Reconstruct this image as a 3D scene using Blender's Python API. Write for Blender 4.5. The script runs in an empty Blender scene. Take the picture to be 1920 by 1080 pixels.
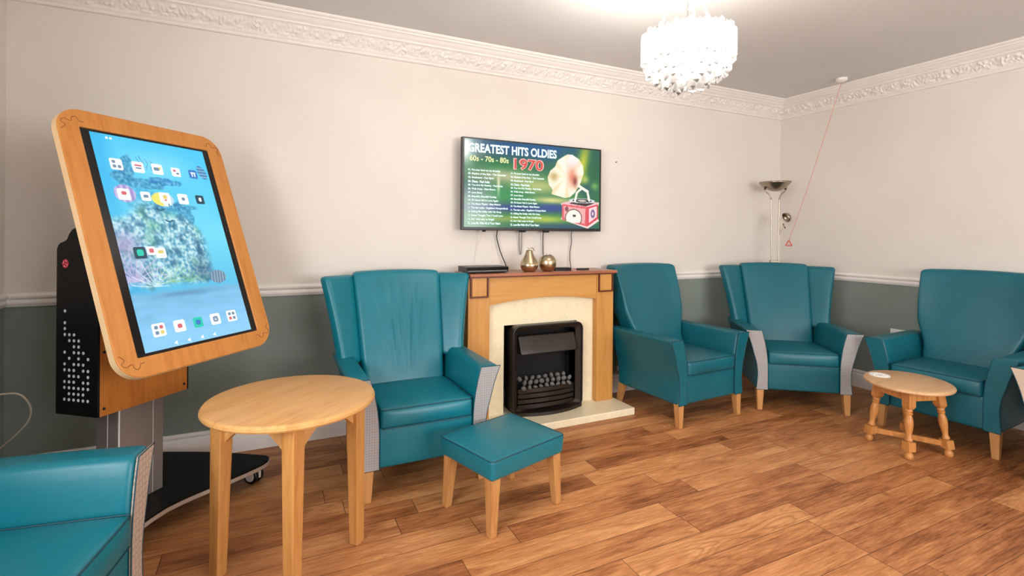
import bpy, bmesh, math, random
from mathutils import Vector, Matrix, noise
PI = math.pi
sc = bpy.context.scene
COL = sc.collection
rnd = random.Random(7)

# ------------------------------------------------------------------ helpers
def s2l(c):
    return tuple(((v/255)/12.92 if v/255 <= .04045 else ((v/255+.055)/1.055)**2.4) for v in c[:3])

def link(o, parent=None):
    COL.objects.link(o)
    if parent: o.parent = parent
    return o

def empty(name, label, cat, loc=(0, 0, 0), rz=0, group=None):
    o = bpy.data.objects.new(name, None)
    o.empty_display_size = .1
    o.location = loc; o.rotation_euler = (0, 0, rz)
    o['label'] = label; o['category'] = cat
    if group: o['group'] = group
    return link(o)

def tag(o, label, cat, group=None):
    o['label'] = label; o['category'] = cat
    if group: o['group'] = group
    return o

def mesh(name, verts, faces, mat, parent=None, smooth=False, bevel=0, seg=2, label=None, auto=None):
    me = bpy.data.meshes.new(name)
    me.from_pydata([tuple(v) for v in verts], [], faces)
    me.validate()
    bm = bmesh.new(); bm.from_mesh(me)
    bmesh.ops.recalc_face_normals(bm, faces=bm.faces)
    if auto is not None:
        for f in bm.faces: f.smooth = True
        for e in bm.edges:
            if len(e.link_faces) == 2 and e.calc_face_angle(0) > auto: e.smooth = False
            elif len(e.link_faces) < 2: e.smooth = False
    elif smooth:
        for f in bm.faces: f.smooth = True
    bm.to_mesh(me); bm.free()
    me.materials.append(mat)
    o = bpy.data.objects.new(name, me)
    link(o, parent)
    if bevel:
        m = o.modifiers.new('bevel', 'BEVEL'); m.width = bevel; m.segments = seg
        m.limit_method = 'ANGLE'; m.angle_limit = math.radians(35); m.harden_normals = False
        for p in me.polygons: p.use_smooth = False
    if label: o['label'] = label
    return o

class G:
    """collects geometry for one mesh"""
    def __init__(s): s.v = []; s.f = []
    def add(s, v, f):
        n = len(s.v); s.v += [tuple(p) for p in v]; s.f += [tuple(i+n for i in q) for q in f]; return s
    def box(s, x0, x1, y0, y1, z0, z1):
        v = [(x, y, z) for z in (z0, z1) for y in (y0, y1) for x in (x0, x1)]
        return s.add(v, [(0, 2, 3, 1), (4, 5, 7, 6), (0, 1, 5, 4), (2, 6, 7, 3), (0, 4, 6, 2), (1, 3, 7, 5)])
    def prism(s, poly, a, b, fn):
        n = len(poly)
        v = [fn(p, a) for p in poly]+[fn(p, b) for p in poly]
        f = [tuple(range(n)), tuple(range(2*n-1, n-1, -1))]+[(i, (i+1) % n, (i+1) % n+n, i+n) for i in range(n)]
        return s.add(v, f)
    def tube(s, pts, r, n=8, closed=False, caps=True):
        pts = [Vector(p) for p in pts]; m = len(pts)
        rs = r if isinstance(r, (list, tuple)) else [r]*m
        up = None; rings = []
        for i, p in enumerate(pts):
            if closed: t = pts[(i+1) % m]-pts[i-1]
            else: t = pts[min(i+1, m-1)]-pts[max(i-1, 0)]
            t.normalize()
            if up is None:
                up = Vector((0, 0, 1)) if abs(t.z) < .9 else Vector((1, 0, 0))
            a = t.cross(up)
            if a.length < 1e-6: a = t.orthogonal()
            a.normalize(); b = a.cross(t).normalized(); up = b
            rings.append([p+(a*math.cos(2*PI*k/n)+b*math.sin(2*PI*k/n))*rs[i] for k in range(n)])
        v = [q for R in rings for q in R]; f = []
        for i in range(m if closed else m-1):
            j = (i+1) % m
            for k in range(n):
                f.append((i*n+k, i*n+(k+1) % n, j*n+(k+1) % n, j*n+k))
        if not closed and caps:
            f.append(tuple(range(n))); f.append(tuple((m-1)*n+k for k in range(n)))
        return s.add(v, f)
    def lathe(s, prof, n=24, c=(0, 0, 0)):
        v = []; f = []
        for (r, z) in prof:
            for k in range(n):
                a = 2*PI*k/n; v.append((c[0]+max(r, 1e-5)*math.cos(a), c[1]+max(r, 1e-5)*math.sin(a), c[2]+z))
        for i in range(len(prof)-1):
            for k in range(n):
                f.append((i*n+k, i*n+(k+1) % n, (i+1)*n+(k+1) % n, (i+1)*n+k))
        f.append(tuple(range(n))); f.append(tuple((len(prof)-1)*n+k for k in range(n)))
        return s.add(v, f)
    def soft(s, hx, hy, hz, r, n=(4, 4, 4), warp=None):
        """rounded box grid, warp(x,y,z)->(x,y,z)"""
        r = min(r, hx, hy, hz)*.999
        def ax(h, m):
            e = [-h, -h+r*.25, -h+r*.6, -h+r]
            mid = [-h+r+(2*h-2*r)*i/m for i in range(1, m)]
            return e+mid+[-q for q in reversed(e)]
        X, Y, Z = ax(hx, n[0]), ax(hy, n[1]), ax(hz, n[2])
        L = (len(X), len(Y), len(Z)); idx = {}; v = []; f = []
        H = (hx, hy, hz)
        def vid(i, j, k):
            if (i, j, k) in idx: return idx[(i, j, k)]
            p = (X[i], Y[j], Z[k])
            q = [max(-(H[a]-r), min(H[a]-r, p[a])) for a in range(3)]
            d = Vector([p[a]-q[a] for a in range(3)])
            if d.length > 1e-9: d = d.normalized()*r
            w = (q[0]+d.x, q[1]+d.y, q[2]+d.z)
            if warp: w = warp(*w)
            idx[(i, j, k)] = len(v); v.append(tuple(w)); return idx[(i, j, k)]
        for a, b, c in ((0, 1, 2), (1, 2, 0), (2, 0, 1)):
            for side in (0, L[c]-1):
                for i in range(L[a]-1):
                    for j in range(L[b]-1):
                        q = []
                        for (di, dj) in ((0, 0), (1, 0), (1, 1), (0, 1)):
                            t = [0, 0, 0]; t[a] = i+di; t[b] = j+dj; t[c] = side
                            q.append(vid(*t))
                        f.append(tuple(q))
        return s.add(v, f)
    def build(s, name, mat, parent=None, **k): return mesh(name, s.v, s.f, mat, parent, **k)

def smooth_pts(P, k=6):
    P = [Vector(p) for p in P]; out = []
    for i in range(len(P)-1):
        a = P[max(i-1, 0)]; b = P[i]; c = P[i+1]; d = P[min(i+2, len(P)-1)]
        for j in range(k):
            t = j/k
            out.append(.5*((2*b)+(c-a)*t+(2*a-5*b+4*c-d)*t*t+(3*b-a-3*c+d)*t**3))
    out.append(P[-1]); return out

def rrect(w, h, r, n=8, cx=0, cy=0):
    out = []
    for (sx, sy, a0) in ((1, 1, 0), (-1, 1, 90), (-1, -1, 180), (1, -1, 270)):
        for i in range(n+1):
            a = math.radians(a0+90*i/n)
            out.append((cx+sx*(w/2-r)+r*math.cos(a), cy+sy*(h/2-r)+r*math.sin(a)))
    return out

def ring(outer, inner, a, b, fn):
    """frame between two equal-length outlines, extruded a..b"""
    n = len(outer); g = G()
    v = [fn(p, a) for p in outer]+[fn(p, a) for p in inner]+[fn(p, b) for p in outer]+[fn(p, b) for p in inner]
    f = []
    for i in range(n):
        j = (i+1) % n
        f += [(i, j, n+j, n+i), (2*n+i, 3*n+i, 3*n+j, 2*n+j), (i, 2*n+i, 2*n+j, j), (n+i, n+j, 3*n+j, 3*n+i)]
    return g.add(v, f)

XZ = lambda p, y: (p[0], y, p[1])
YZ = lambda p, x: (x, p[0], p[1])
XY = lambda p, z: (p[0], p[1], z)

# ------------------------------------------------------------------ materials
class N:
    def __init__(s, name):
        s.m = bpy.data.materials.new(name); s.m.use_nodes = True
        s.t = s.m.node_tree; s.b = s.t.nodes['Principled BSDF']; s.o = s.t.nodes['Material Output']
    def n(s, typ, **k):
        q = s.t.nodes.new(typ)
        for a, v in k.items():
            if a.startswith('i_'):
                key = a[2:]
                key = int(key) if key.isdigit() else key.replace('_', ' ')
                q.inputs[key].default_value = v
            else: setattr(q, a, v)
        return q
    def l(s, a, b): s.t.links.new(a, b)
    def math(s, op, a, b=None, c=None):
        q = s.n('ShaderNodeMath', operation=op)
        for i, x in enumerate((a, b, c)):
            if x is None: continue
            if isinstance(x, (int, float)): q.inputs[i].default_value = x
            else: s.l(x, q.inputs[i])
        return q.outputs[0]
    def mix(s, f, a, b, mode='MIX'):
        q = s.n('ShaderNodeMix', data_type='RGBA', blend_type=mode)
        for i, x in ((0, f), (6, a), (7, b)):
            if isinstance(x, (int, float)): q.inputs[i].default_value = x
            elif isinstance(x, tuple): q.inputs[i].default_value = x if len(x) == 4 else (*x, 1)
            else: s.l(x, q.inputs[i])
        return q.outputs[2]
    def coord(s, scale=(1, 1, 1), rot=(0, 0, 0), kind='Object'):
        c = s.n('ShaderNodeTexCoord'); m = s.n('ShaderNodeMapping')
        m.inputs['Scale'].default_value = scale; m.inputs['Rotation'].default_value = rot
        s.l(c.outputs[kind], m.inputs[0]); return m.outputs[0]
    def noise(s, vec, scale, detail=4, rough=.5, dist=0):
        q = s.n('ShaderNodeTexNoise'); q.inputs['Scale'].default_value = scale
        q.inputs['Detail'].default_value = detail; q.inputs['Roughness'].default_value = rough
        q.inputs['Distortion'].default_value = dist
        s.l(vec, q.inputs['Vector']); return q.outputs['Fac']
    def ramp(s, f, stops):
        q = s.n('ShaderNodeValToRGB'); s.l(f, q.inputs[0])
        e = q.color_ramp.elements
        while len(e) > len(stops): e.remove(e[-1])
        while len(e) < len(stops): e.new(.5)
        for i, (p, c) in enumerate(stops):
            e[i].position = p; e[i].color = (*c, 1) if len(c) == 3 else c
        return q.outputs[0]
    def bump(s, h, strength=.3, dist=.01):
        q = s.n('ShaderNodeBump'); q.inputs['Strength'].default_value = strength
        q.inputs['Distance'].default_value = dist; s.l(h, q.inputs['Height'])
        s.l(q.outputs[0], s.b.inputs['Normal']); return q
    def set(s, col=None, rough=None, metal=None, spec=None, **k):
        if col is not None: s.b.inputs['Base Color'].default_value = (*col, 1)
        if rough is not None: s.b.inputs['Roughness'].default_value = rough
        if metal is not None: s.b.inputs['Metallic'].default_value = metal
        if spec is not None: s.b.inputs['Specular IOR Level'].default_value = spec
        for a, v in k.items(): s.b.inputs[a.replace('_', ' ')].default_value = v
        return s

def plain(name, rgb, rough=.5, metal=0, var=.04, scale=8, spec=.5):
    m = N(name); c = s2l(rgb)
    f = m.noise(m.coord(), scale, 3)
    d = tuple(v*(1-var*2) for v in c); e = tuple(min(1, v*(1+var)) for v in c)
    m.l(m.ramp(f, [(.3, d), (.7, e)]), m.b.inputs['Base Color'])
    m.set(rough=rough, metal=metal, spec=spec)
    return m.m

def vinyl(name, rgb, rough=.36):
    m = N(name); c = s2l(rgb)
    v = m.coord()
    f = m.noise(v, 3, 3, .6)
    m.l(m.ramp(f, [(.3, tuple(x*.88 for x in c)), (.7, tuple(x*1.08 for x in c))]), m.b.inputs['Base Color'])
    vo = m.n('ShaderNodeTexVoronoi'); vo.inputs['Scale'].default_value = 420; m.l(v, vo.inputs['Vector'])
    w = m.noise(v, 5, 3, .5)
    h = m.math('ADD', m.math('MULTIPLY', vo.outputs['Distance'], .03), m.math('MULTIPLY', w, 1.0))
    m.bump(h, .25, .012)
    m.set(rough=rough, spec=.45)
    return m.m

def wood(name, rgb, dark, axis='x', rough=.42, scale=1.0):
    m = N(name); a = s2l(rgb); b = s2l(dark)
    sc_ = {'x': (1.2, 14, 14), 'y': (14, 1.2, 14), 'z': (14, 14, 1.2)}[axis]
    v = m.coord(tuple(k*scale for k in sc_))
    f = m.noise(v, 2.2, 5, .6, .6)
    g = m.noise(v, 9, 3, .6, .2)
    h = m.math('ADD', m.math('MULTIPLY', f, .7), m.math('MULTIPLY', g, .3))
    m.l(m.ramp(h, [(.32, b), (.5, tuple((x*2+y)/3 for x, y in zip(a, b))), (.68, a)]), m.b.inputs['Base Color'])
    m.set(rough=rough, spec=.4)
    m.bump(h, .06, .002)
    return m.m

def glow(name, rgb, strength):
    m = N(name)
    m.set(col=(0, 0, 0), rough=.4)
    m.b.inputs['Emission Color'].default_value = (*s2l(rgb), 1)
    m.b.inputs['Emission Strength'].default_value = strength
    return m.m

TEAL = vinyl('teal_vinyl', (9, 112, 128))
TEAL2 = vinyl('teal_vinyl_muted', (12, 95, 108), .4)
PIPE = plain('teal_piping', (12, 70, 84), .45)
OAKLEG = wood('oak_leg', (202, 148, 90), (168, 112, 60), 'z')
OAKTOP = wood('oak_top', (218, 168, 106), (194, 138, 78), 'x', .38)
OAKTOP_Z = wood('oak_leg_table', (206, 150, 86), (176, 116, 58), 'z', .4)
PINE = wood('turned_pine', (206, 144, 80), (168, 100, 46), 'z', .38)
PINETOP = wood('pine_top', (214, 172, 128), (194, 148, 104), 'x', .4)
SURR = wood('fire_surround_wood', (206, 150, 80), (186, 126, 58), 'z', .4, .5)
SURR_X = wood('fire_surround_wood_x', (208, 152, 80), (190, 130, 60), 'x', .4, .5)
MAHOG = wood('mahogany_trim', (110, 50, 30), (74, 30, 20), 'x', .35)
SHELFM = wood('mantel_shelf_wood', (176, 112, 80), (140, 80, 54), 'x', .3)
KFRAME = wood('kiosk_frame_wood', (204, 138, 68), (180, 112, 48), 'z', .4, 1.3)
KPLATE = wood('kiosk_plate_wood', (192, 120, 50), (160, 88, 32), 'z', .4)
CREAM = plain('cream_marble', (240, 226, 192), .3, var=.03, scale=30)
KBLACK = plain('kiosk_black', (7, 8, 11), .45, spec=.25)
BLACK = plain('black_satin', (14, 14, 16), .35)
BLACKM = plain('black_matt', (16, 15, 15), .6)
GLASSBLK = plain('black_glass', (8, 8, 10), .08)
WHITEP = plain('white_gloss_paint', (236, 230, 224), .35, var=.015)
WHITEPL = plain('white_plastic', (235, 233, 228), .35, var=.01)
CORN = plain('cornice_plaster', (232, 226, 219), .6, var=.015)
ALU = plain('brushed_aluminium', (166, 156, 150), .4, .5)
NICKEL = plain('brushed_nickel', (172, 158, 142), .3, 1)
BRASS = plain('antique_gold_metal', (200, 182, 150), .26, 1)
DKMETAL = plain('bronze_black_metal', (48, 42, 36), .38, .6)
STOVE = plain('stove_black', (46, 38, 31), .34, .3)
EMBER = plain('stove_cavity', (10, 9, 9), .8)
PEBBLE = plain('grey_pebble', (104, 100, 98), .7, var=.15, scale=60)
BASEEDGE = plain('pale_base_edge', (190, 170, 152), .4)
REDP = plain('red_plastic', (214, 74, 56), .4)
PINKCORD = plain('pink_red_cord', (226, 132, 116), .6)
GREYCORD = plain('grey_cord', (120, 112, 106), .6)
CREAMFAB = plain('cream_fabric', (206, 188, 168), .8)

def m_check():
    m = N('grey_check_fabric'); v = m.coord()
    s = m.n('ShaderNodeSeparateXYZ'); m.l(v, s.inputs[0])
    base = s2l((170, 168, 167))
    def lines(src, per, w, off=0):
        f = m.math('FRACT', m.math('ADD', m.math('MULTIPLY', src, 1/per), off+100))
        return m.math('LESS_THAN', f, w)
    x, z = s.outputs[0], s.outputs[2]
    d1 = m.math('MAXIMUM', lines(x, .0125, .2), lines(z, .0125, .2))
    d2 = m.math('MAXIMUM', lines(x, .05, .08, .3), lines(z, .05, .08, .3))
    d3 = m.math('MAXIMUM', lines(x, .0042, .4), lines(z, .0042, .4))
    c = m.mix(m.math('MULTIPLY', d3, .25), base, s2l((140, 138, 138)))
    c = m.mix(m.math('MULTIPLY', d1, .45), c, s2l((110, 108, 110)))
    c = m.mix(m.math('MULTIPLY', d2, .35), c, s2l((176, 130, 104)))
    m.l(c, m.b.inputs['Base Color']); m.set(rough=.85, spec=.2)
    m.bump(m.noise(v, 900, 2), .2, .001)
    return m.m
CHECK = m_check()

def m_hex():
    m = N('taupe_hexagon_fabric'); v = m.coord((1, 1, 1), (PI/2, 0, 0))
    vo = m.n('ShaderNodeTexVoronoi', feature='DISTANCE_TO_EDGE'); vo.inputs['Scale'].default_value = 48
    vo.inputs['Randomness'].default_value = .35
    m.l(v, vo.inputs['Vector'])
    e = m.math('LESS_THAN', vo.outputs['Distance'], .06)
    w = m.noise(v, 300, 2)
    c = m.mix(m.math('MULTIPLY', w, .5), s2l((196, 176, 160)), s2l((172, 152, 138)))
    c = m.mix(m.math('MULTIPLY', e, .5), c, s2l((112, 96, 88)))
    m.l(c, m.b.inputs['Base Color']); m.set(rough=.85, spec=.2)
    return m.m
HEX = m_hex()

def m_wall():
    m = N('wall_paint'); v = m.coord()
    s = m.n('ShaderNodeSeparateXYZ'); m.l(v, s.inputs[0])
    f = m.noise(v, 2.5, 4)
    up = m.ramp(f, [(.3, s2l((220, 212, 203))), (.7, s2l((224, 217, 208)))])
    lo = m.ramp(f, [(.3, s2l((124, 133, 126))), (.7, s2l((132, 141, 133)))])
    g = m.math('GREATER_THAN', s.outputs[2], .93)
    m.l(m.mix(g, lo, up), m.b.inputs['Base Color'])
    m.set(rough=.75, spec=.25); m.bump(m.noise(v, 260, 2), .08, .002)
    return m.m
WALL = m_wall()
CEIL = plain('ceiling_paint', (214, 213, 211), .85, var=.01, scale=2, spec=.2)

def m_floor():
    m = N('wood_plank_vinyl'); c = m.n('ShaderNodeTexCoord'); s = m.n('ShaderNodeSeparateXYZ')
    m.l(c.outputs['Object'], s.inputs[0])
    x, y = s.outputs[0], s.outputs[1]
    rowf = m.math('DIVIDE', m.math('ADD', y, 20-1.585+.131*200-.131*200), .131)
    rowf = m.math('DIVIDE', m.math('SUBTRACT', y, 1.585-.131*40), .131)
    row = m.math('FLOOR', rowf); fy = m.math('FRACT', rowf)
    wn = m.n('ShaderNodeTexWhiteNoise', noise_dimensions='1D'); m.l(m.math('MULTIPLY', row, 1.37), wn.inputs['W'])
    sh = wn.outputs['Value']
    colf = m.math('ADD', m.math('ADD', x, 20.0), m.math('MULTIPLY', sh, 1.0))
    col = m.math('FLOOR', colf); fx = m.math('FRACT', colf)
    pid = m.math('ADD', m.math('MULTIPLY', row, 7.13), m.math('MULTIPLY', col, 3.71))
    wn2 = m.n('ShaderNodeTexWhiteNoise', noise_dimensions='1D'); m.l(pid, wn2.inputs['W'])
    tone = wn2.outputs['Value']
    cb = m.n('ShaderNodeCombineXYZ')
    m.l(m.math('ADD', x, m.math('MULTIPLY', tone, 37.0)), cb.inputs[0]); m.l(m.math('ADD', y, m.math('MULTIPLY', tone, 11.0)), cb.inputs[1])
    m.l(m.math('MULTIPLY', tone, 5.0), cb.inputs[2])
    mp = m.n('ShaderNodeMapping'); mp.inputs['Scale'].default_value = (2.0, 11, 1); m.l(cb.outputs[0], mp.inputs[0])
    big = m.noise(mp.outputs[0], 1.1, 4, .6, .8)
    # cathedral grain : rings of the stretched noise
    rings = m.math('FRACT', m.math('MULTIPLY', m.noise(mp.outputs[0], .55, 2, .45, .2), 17.0))
    rings = m.math('POWER', m.math('ABSOLUTE', m.math('SUBTRACT', m.math('MULTIPLY', rings, 2.0), 1.0)), 3.0)
    mp2 = m.n('ShaderNodeMapping'); mp2.inputs['Scale'].default_value = (6, 90, 1); m.l(cb.outputs[0], mp2.inputs[0])
    fine = m.noise(mp2.outputs[0], 1.5, 4, .65)
    h = m.math('ADD', m.math('MULTIPLY', big, .46), m.math('MULTIPLY', fine, .40))
    h = m.math('ADD', h, m.math('MULTIPLY', tone, .15))
    base = m.ramp(h, [(.33, s2l((106, 58, 28))), (.43, s2l((156, 96, 54))), (.54, s2l((190, 128, 78))), (.70, s2l((220, 162, 106)))])
    gm = m.math('MULTIPLY', rings, m.math('MULTIPLY', m.math('MAXIMUM', m.math('SUBTRACT', m.math('MULTIPLY', m.noise(mp.outputs[0], .45, 1), 2.6), .95), 0.0), .6))
    base = m.mix(gm, base, s2l((126, 74, 40)))
    kn = m.n('ShaderNodeTexVoronoi'); kn.inputs['Scale'].default_value = 2.1
    m.l(cb.outputs[0], kn.inputs['Vector'])
    kd = m.math('SUBTRACT', 1.0, m.math('MULTIPLY', kn.outputs['Distance'], 14.0))
    kd = m.math('MULTIPLY', m.math('MAXIMUM', kd, 0.0), .8)
    base = m.mix(kd, base, s2l((96, 54, 30)))
    ey = m.math('LESS_THAN', fy, .022); ex = m.math('LESS_THAN', fx, .0034)
    e = m.math('MULTIPLY', m.math('MAXIMUM', ex, ey), .8)
    base = m.mix(e, base, s2l((84, 48, 26)))
    m.l(base, m.b.inputs['Base Color'])
    m.set(rough=.42, spec=.35)
    m.bump(m.math('SUBTRACT', m.math('MULTIPLY', fine, .4), e), .12, .002)
    return m.m
FLOOR = m_floor()

def m_vcol(name, strength):
    m = N(name)
    a = m.n('ShaderNodeVertexColor', layer_name='Col')
    m.set(col=(0.005, .005, .005), rough=.15)
    m.l(a.outputs[0], m.b.inputs['Emission Color']); m.b.inputs['Emission Strength'].default_value = strength
    return m.m

# ------------------------------------------------------------------ room
D, X, XL, YR, HC = 3.316, 4.557, -1.195, -2.7, 2.595
def struct(o): o['kind'] = 'structure'; return o
WX0, WX1, WZ0, WZ1 = 1.0, 4.0, .75, 2.2
struct(G().box(XL-.1, X+.1, YR-.1, D+.1, -.1, 0).build('floor', FLOOR))
struct(G().box(XL-.1, X+.1, YR-.1, D+.1, HC, HC+.1).build('ceiling', CEIL))
struct(G().box(XL-.1, X+.1, D, D+.1, 0, HC).build('wall_back', WALL))
struct(G().box(X, X+.1, YR-.1, D, 0, HC).build('wall_right', WALL))
LY0, LY1 = -1.3, 1.2
struct(G().box(XL-.1, XL, YR-.1, LY0, 0, HC).box(XL-.1, XL, LY1, D, 0, HC).box(XL-.1, XL, LY0, LY1, 0, WZ0).box(XL-.1, XL, LY0, LY1, WZ1, HC).build('wall_left', WALL))
w2 = ring([(LY0, WZ0), (LY1, WZ0), (LY1, WZ1), (LY0, WZ1)], [(LY0+.06, WZ0+.06), (LY1-.06, WZ0+.06), (LY1-.06, WZ1-.06), (LY0+.06, WZ1-.06)], XL-.07, XL-.02, YZ)
w2.box(XL-.07, XL-.02, -.08, -.02, WZ0+.06, WZ1-.06)
struct(w2.build('window_2', WHITEP))
# rear wall with a wide window (unseen, put in behind the camera to light the room)
struct(G().box(XL, WX0, YR-.1, YR, 0, HC).box(WX1, X, YR-.1, YR, 0, HC).box(WX0, WX1, YR-.1, YR, 0, WZ0)
       .box(WX0, WX1, YR-.1, YR, WZ1, HC).build('wall_front', WALL))
w1 = ring([(WX0, WZ0), (WX1, WZ0), (WX1, WZ1), (WX0, WZ1)], [(WX0+.06, WZ0+.06), (WX1-.06, WZ0+.06), (WX1-.06, WZ1-.06), (WX0+.06, WZ1-.06)], YR-.07, YR-.02, XZ)
w1.box(1.97, 2.03, YR-.07, YR-.02, WZ0+.06, WZ1-.06).box(2.97, 3.03, YR-.07, YR-.02, WZ0+.06, WZ1-.06)
struct(w1.build('window_1', WHITEP))

def sweep(name, prof, mat, path, auto=.6):
    """prof: (projection, z); path: wall segments a->b with inward normal, mitred"""
    g = G()
    for (a, b, nrm, m0, m1) in path:
        a = Vector(a); b = Vector(b); n = Vector(nrm); t = (b-a).normalized()
        v = []
        for (p, z) in prof: v.append((*(a+n*p+t*p*m0), z))
        for (p, z) in prof: v.append((*(b+n*p-t*p*m1), z))
        k = len(prof); g.add(v, [(i, i+1, k+i+1, k+i) for i in range(k-1)])
    return g.build(name, mat, auto=auto)
segs = {'back': ((XL, D), (X, D), (0, -1), 1, 1), 'right': ((X, D), (X, YR), (-1, 0), 1, 1),
        'left': ((XL, YR), (XL, D), (1, 0), 1, 1), 'front': ((X, YR), (XL, YR), (0, 1), 1, 1)}
rail = [(0, .966), (.012, .966), (.02, .960), (.024, .952), (.022, .943), (.015, .938), (.012, .934), (.015, .929), (.018, .92), (.015, .909), (.01, .903), (.008, .898), (0, .898)]
base = [(.02, 0), (.02, .108), (.017, .114), (.012, .118), (.012, .124), (.016, .13), (.014, .138), (.008, .145), (0, .145)]
for i, side in enumerate(('back', 'right', 'left', 'front')):
    struct(sweep('baseboard_'+side, base, WHITEP, [segs[side]]))
    if side != 'front': struct(sweep('trim_%d' % (i+1), rail, WHITEP, [segs[side]]))

def relief(s, t):
    """acanthus-like ornament, s along the wall in metres, t across 0..1"""
    per = .115; u = s/per; u -= math.floor(u)
    env = math.sin(PI*t)**.5
    leaf = abs(math.cos(PI*(u+.4*math.sin(PI*t))))
    rib = .5+.5*math.cos(2*PI*(u*5+1.6*t*(1 if u < .5 else -1)))
    n = abs(noise.noise(Vector((s*48, t*3.2, 0)))); n2 = noise.noise(Vector((s*110, t*8, 4)))
    return env*(.005*leaf+.003*rib+.022*n+.005*n2)-.005
def cornice(name, seg, step):
    a, b, n, m0, m1 = seg; a = Vector(a); b = Vector(b); n = Vector(n); L = (b-a).length; t = (b-a)/L
    lo = [(0, 2.4265), (.012, 2.4265), (.018, 2.432), (.018, 2.440), (.014, 2.444), (.024, 2.452), (.026, 2.457)]
    cv = [(.026+.054*(i/12)**1.3, 2.457+.066*(i/12)) for i in range(1, 12)]
    hi = [(.082, 2.524), (.090, 2.526), (.092, 2.534), (.088, 2.538), (.100, 2.545), (.112, 2.556), (.118, 2.566), (.128, 2.568), (.130, 2.576), (.142, 2.580), (.147, 2.588), (.147, 2.595)]
    prof = [(p, z, 0) for p, z in lo]+[(p, z, i/12) for i, (p, z) in enumerate(cv, 1)]+[(p, z, 0) for p, z in hi]
    k = len(prof); m = int(L/step); v = []; f = []
    for j in range(m+1):
        s = L*j/m
        for (p, z, tt) in prof:
            pp = p; zz = z
            if tt: h = relief(s, tt); pp += h*.75; zz -= h*.65
            q = min(max(s, p), L-p)
            w = a+n*pp+t*q; v.append((w.x, w.y, zz))
    for j in range(m):
        for i in range(k-1):
            f.append((j*k+i, j*k+i+1, (j+1)*k+i+1, (j+1)*k+i))
    return struct(mesh(name, v, f, CORN, auto=.9))
cornice('trim_5', segs['back'], .006); cornice('trim_6', segs['right'], .006)
cornice('trim_7', segs['left'], .02); cornice('trim_8', segs['front'], .05)

# ------------------------------------------------------------------ armchairs
def arm_edges(z):
    """inner and outer x of an armrest at height z (S-shaped flare)"""
    t = max(0, min(1, (z-.15)/.44))
    inn = .238+.045*max(0, (t-.32)/.68)**2.1
    out = .318-.010*math.sin(PI*min(1, t/.6))*1.0+.074*max(0, (t-.25)/.75)**2.0
    return inn, out

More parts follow.
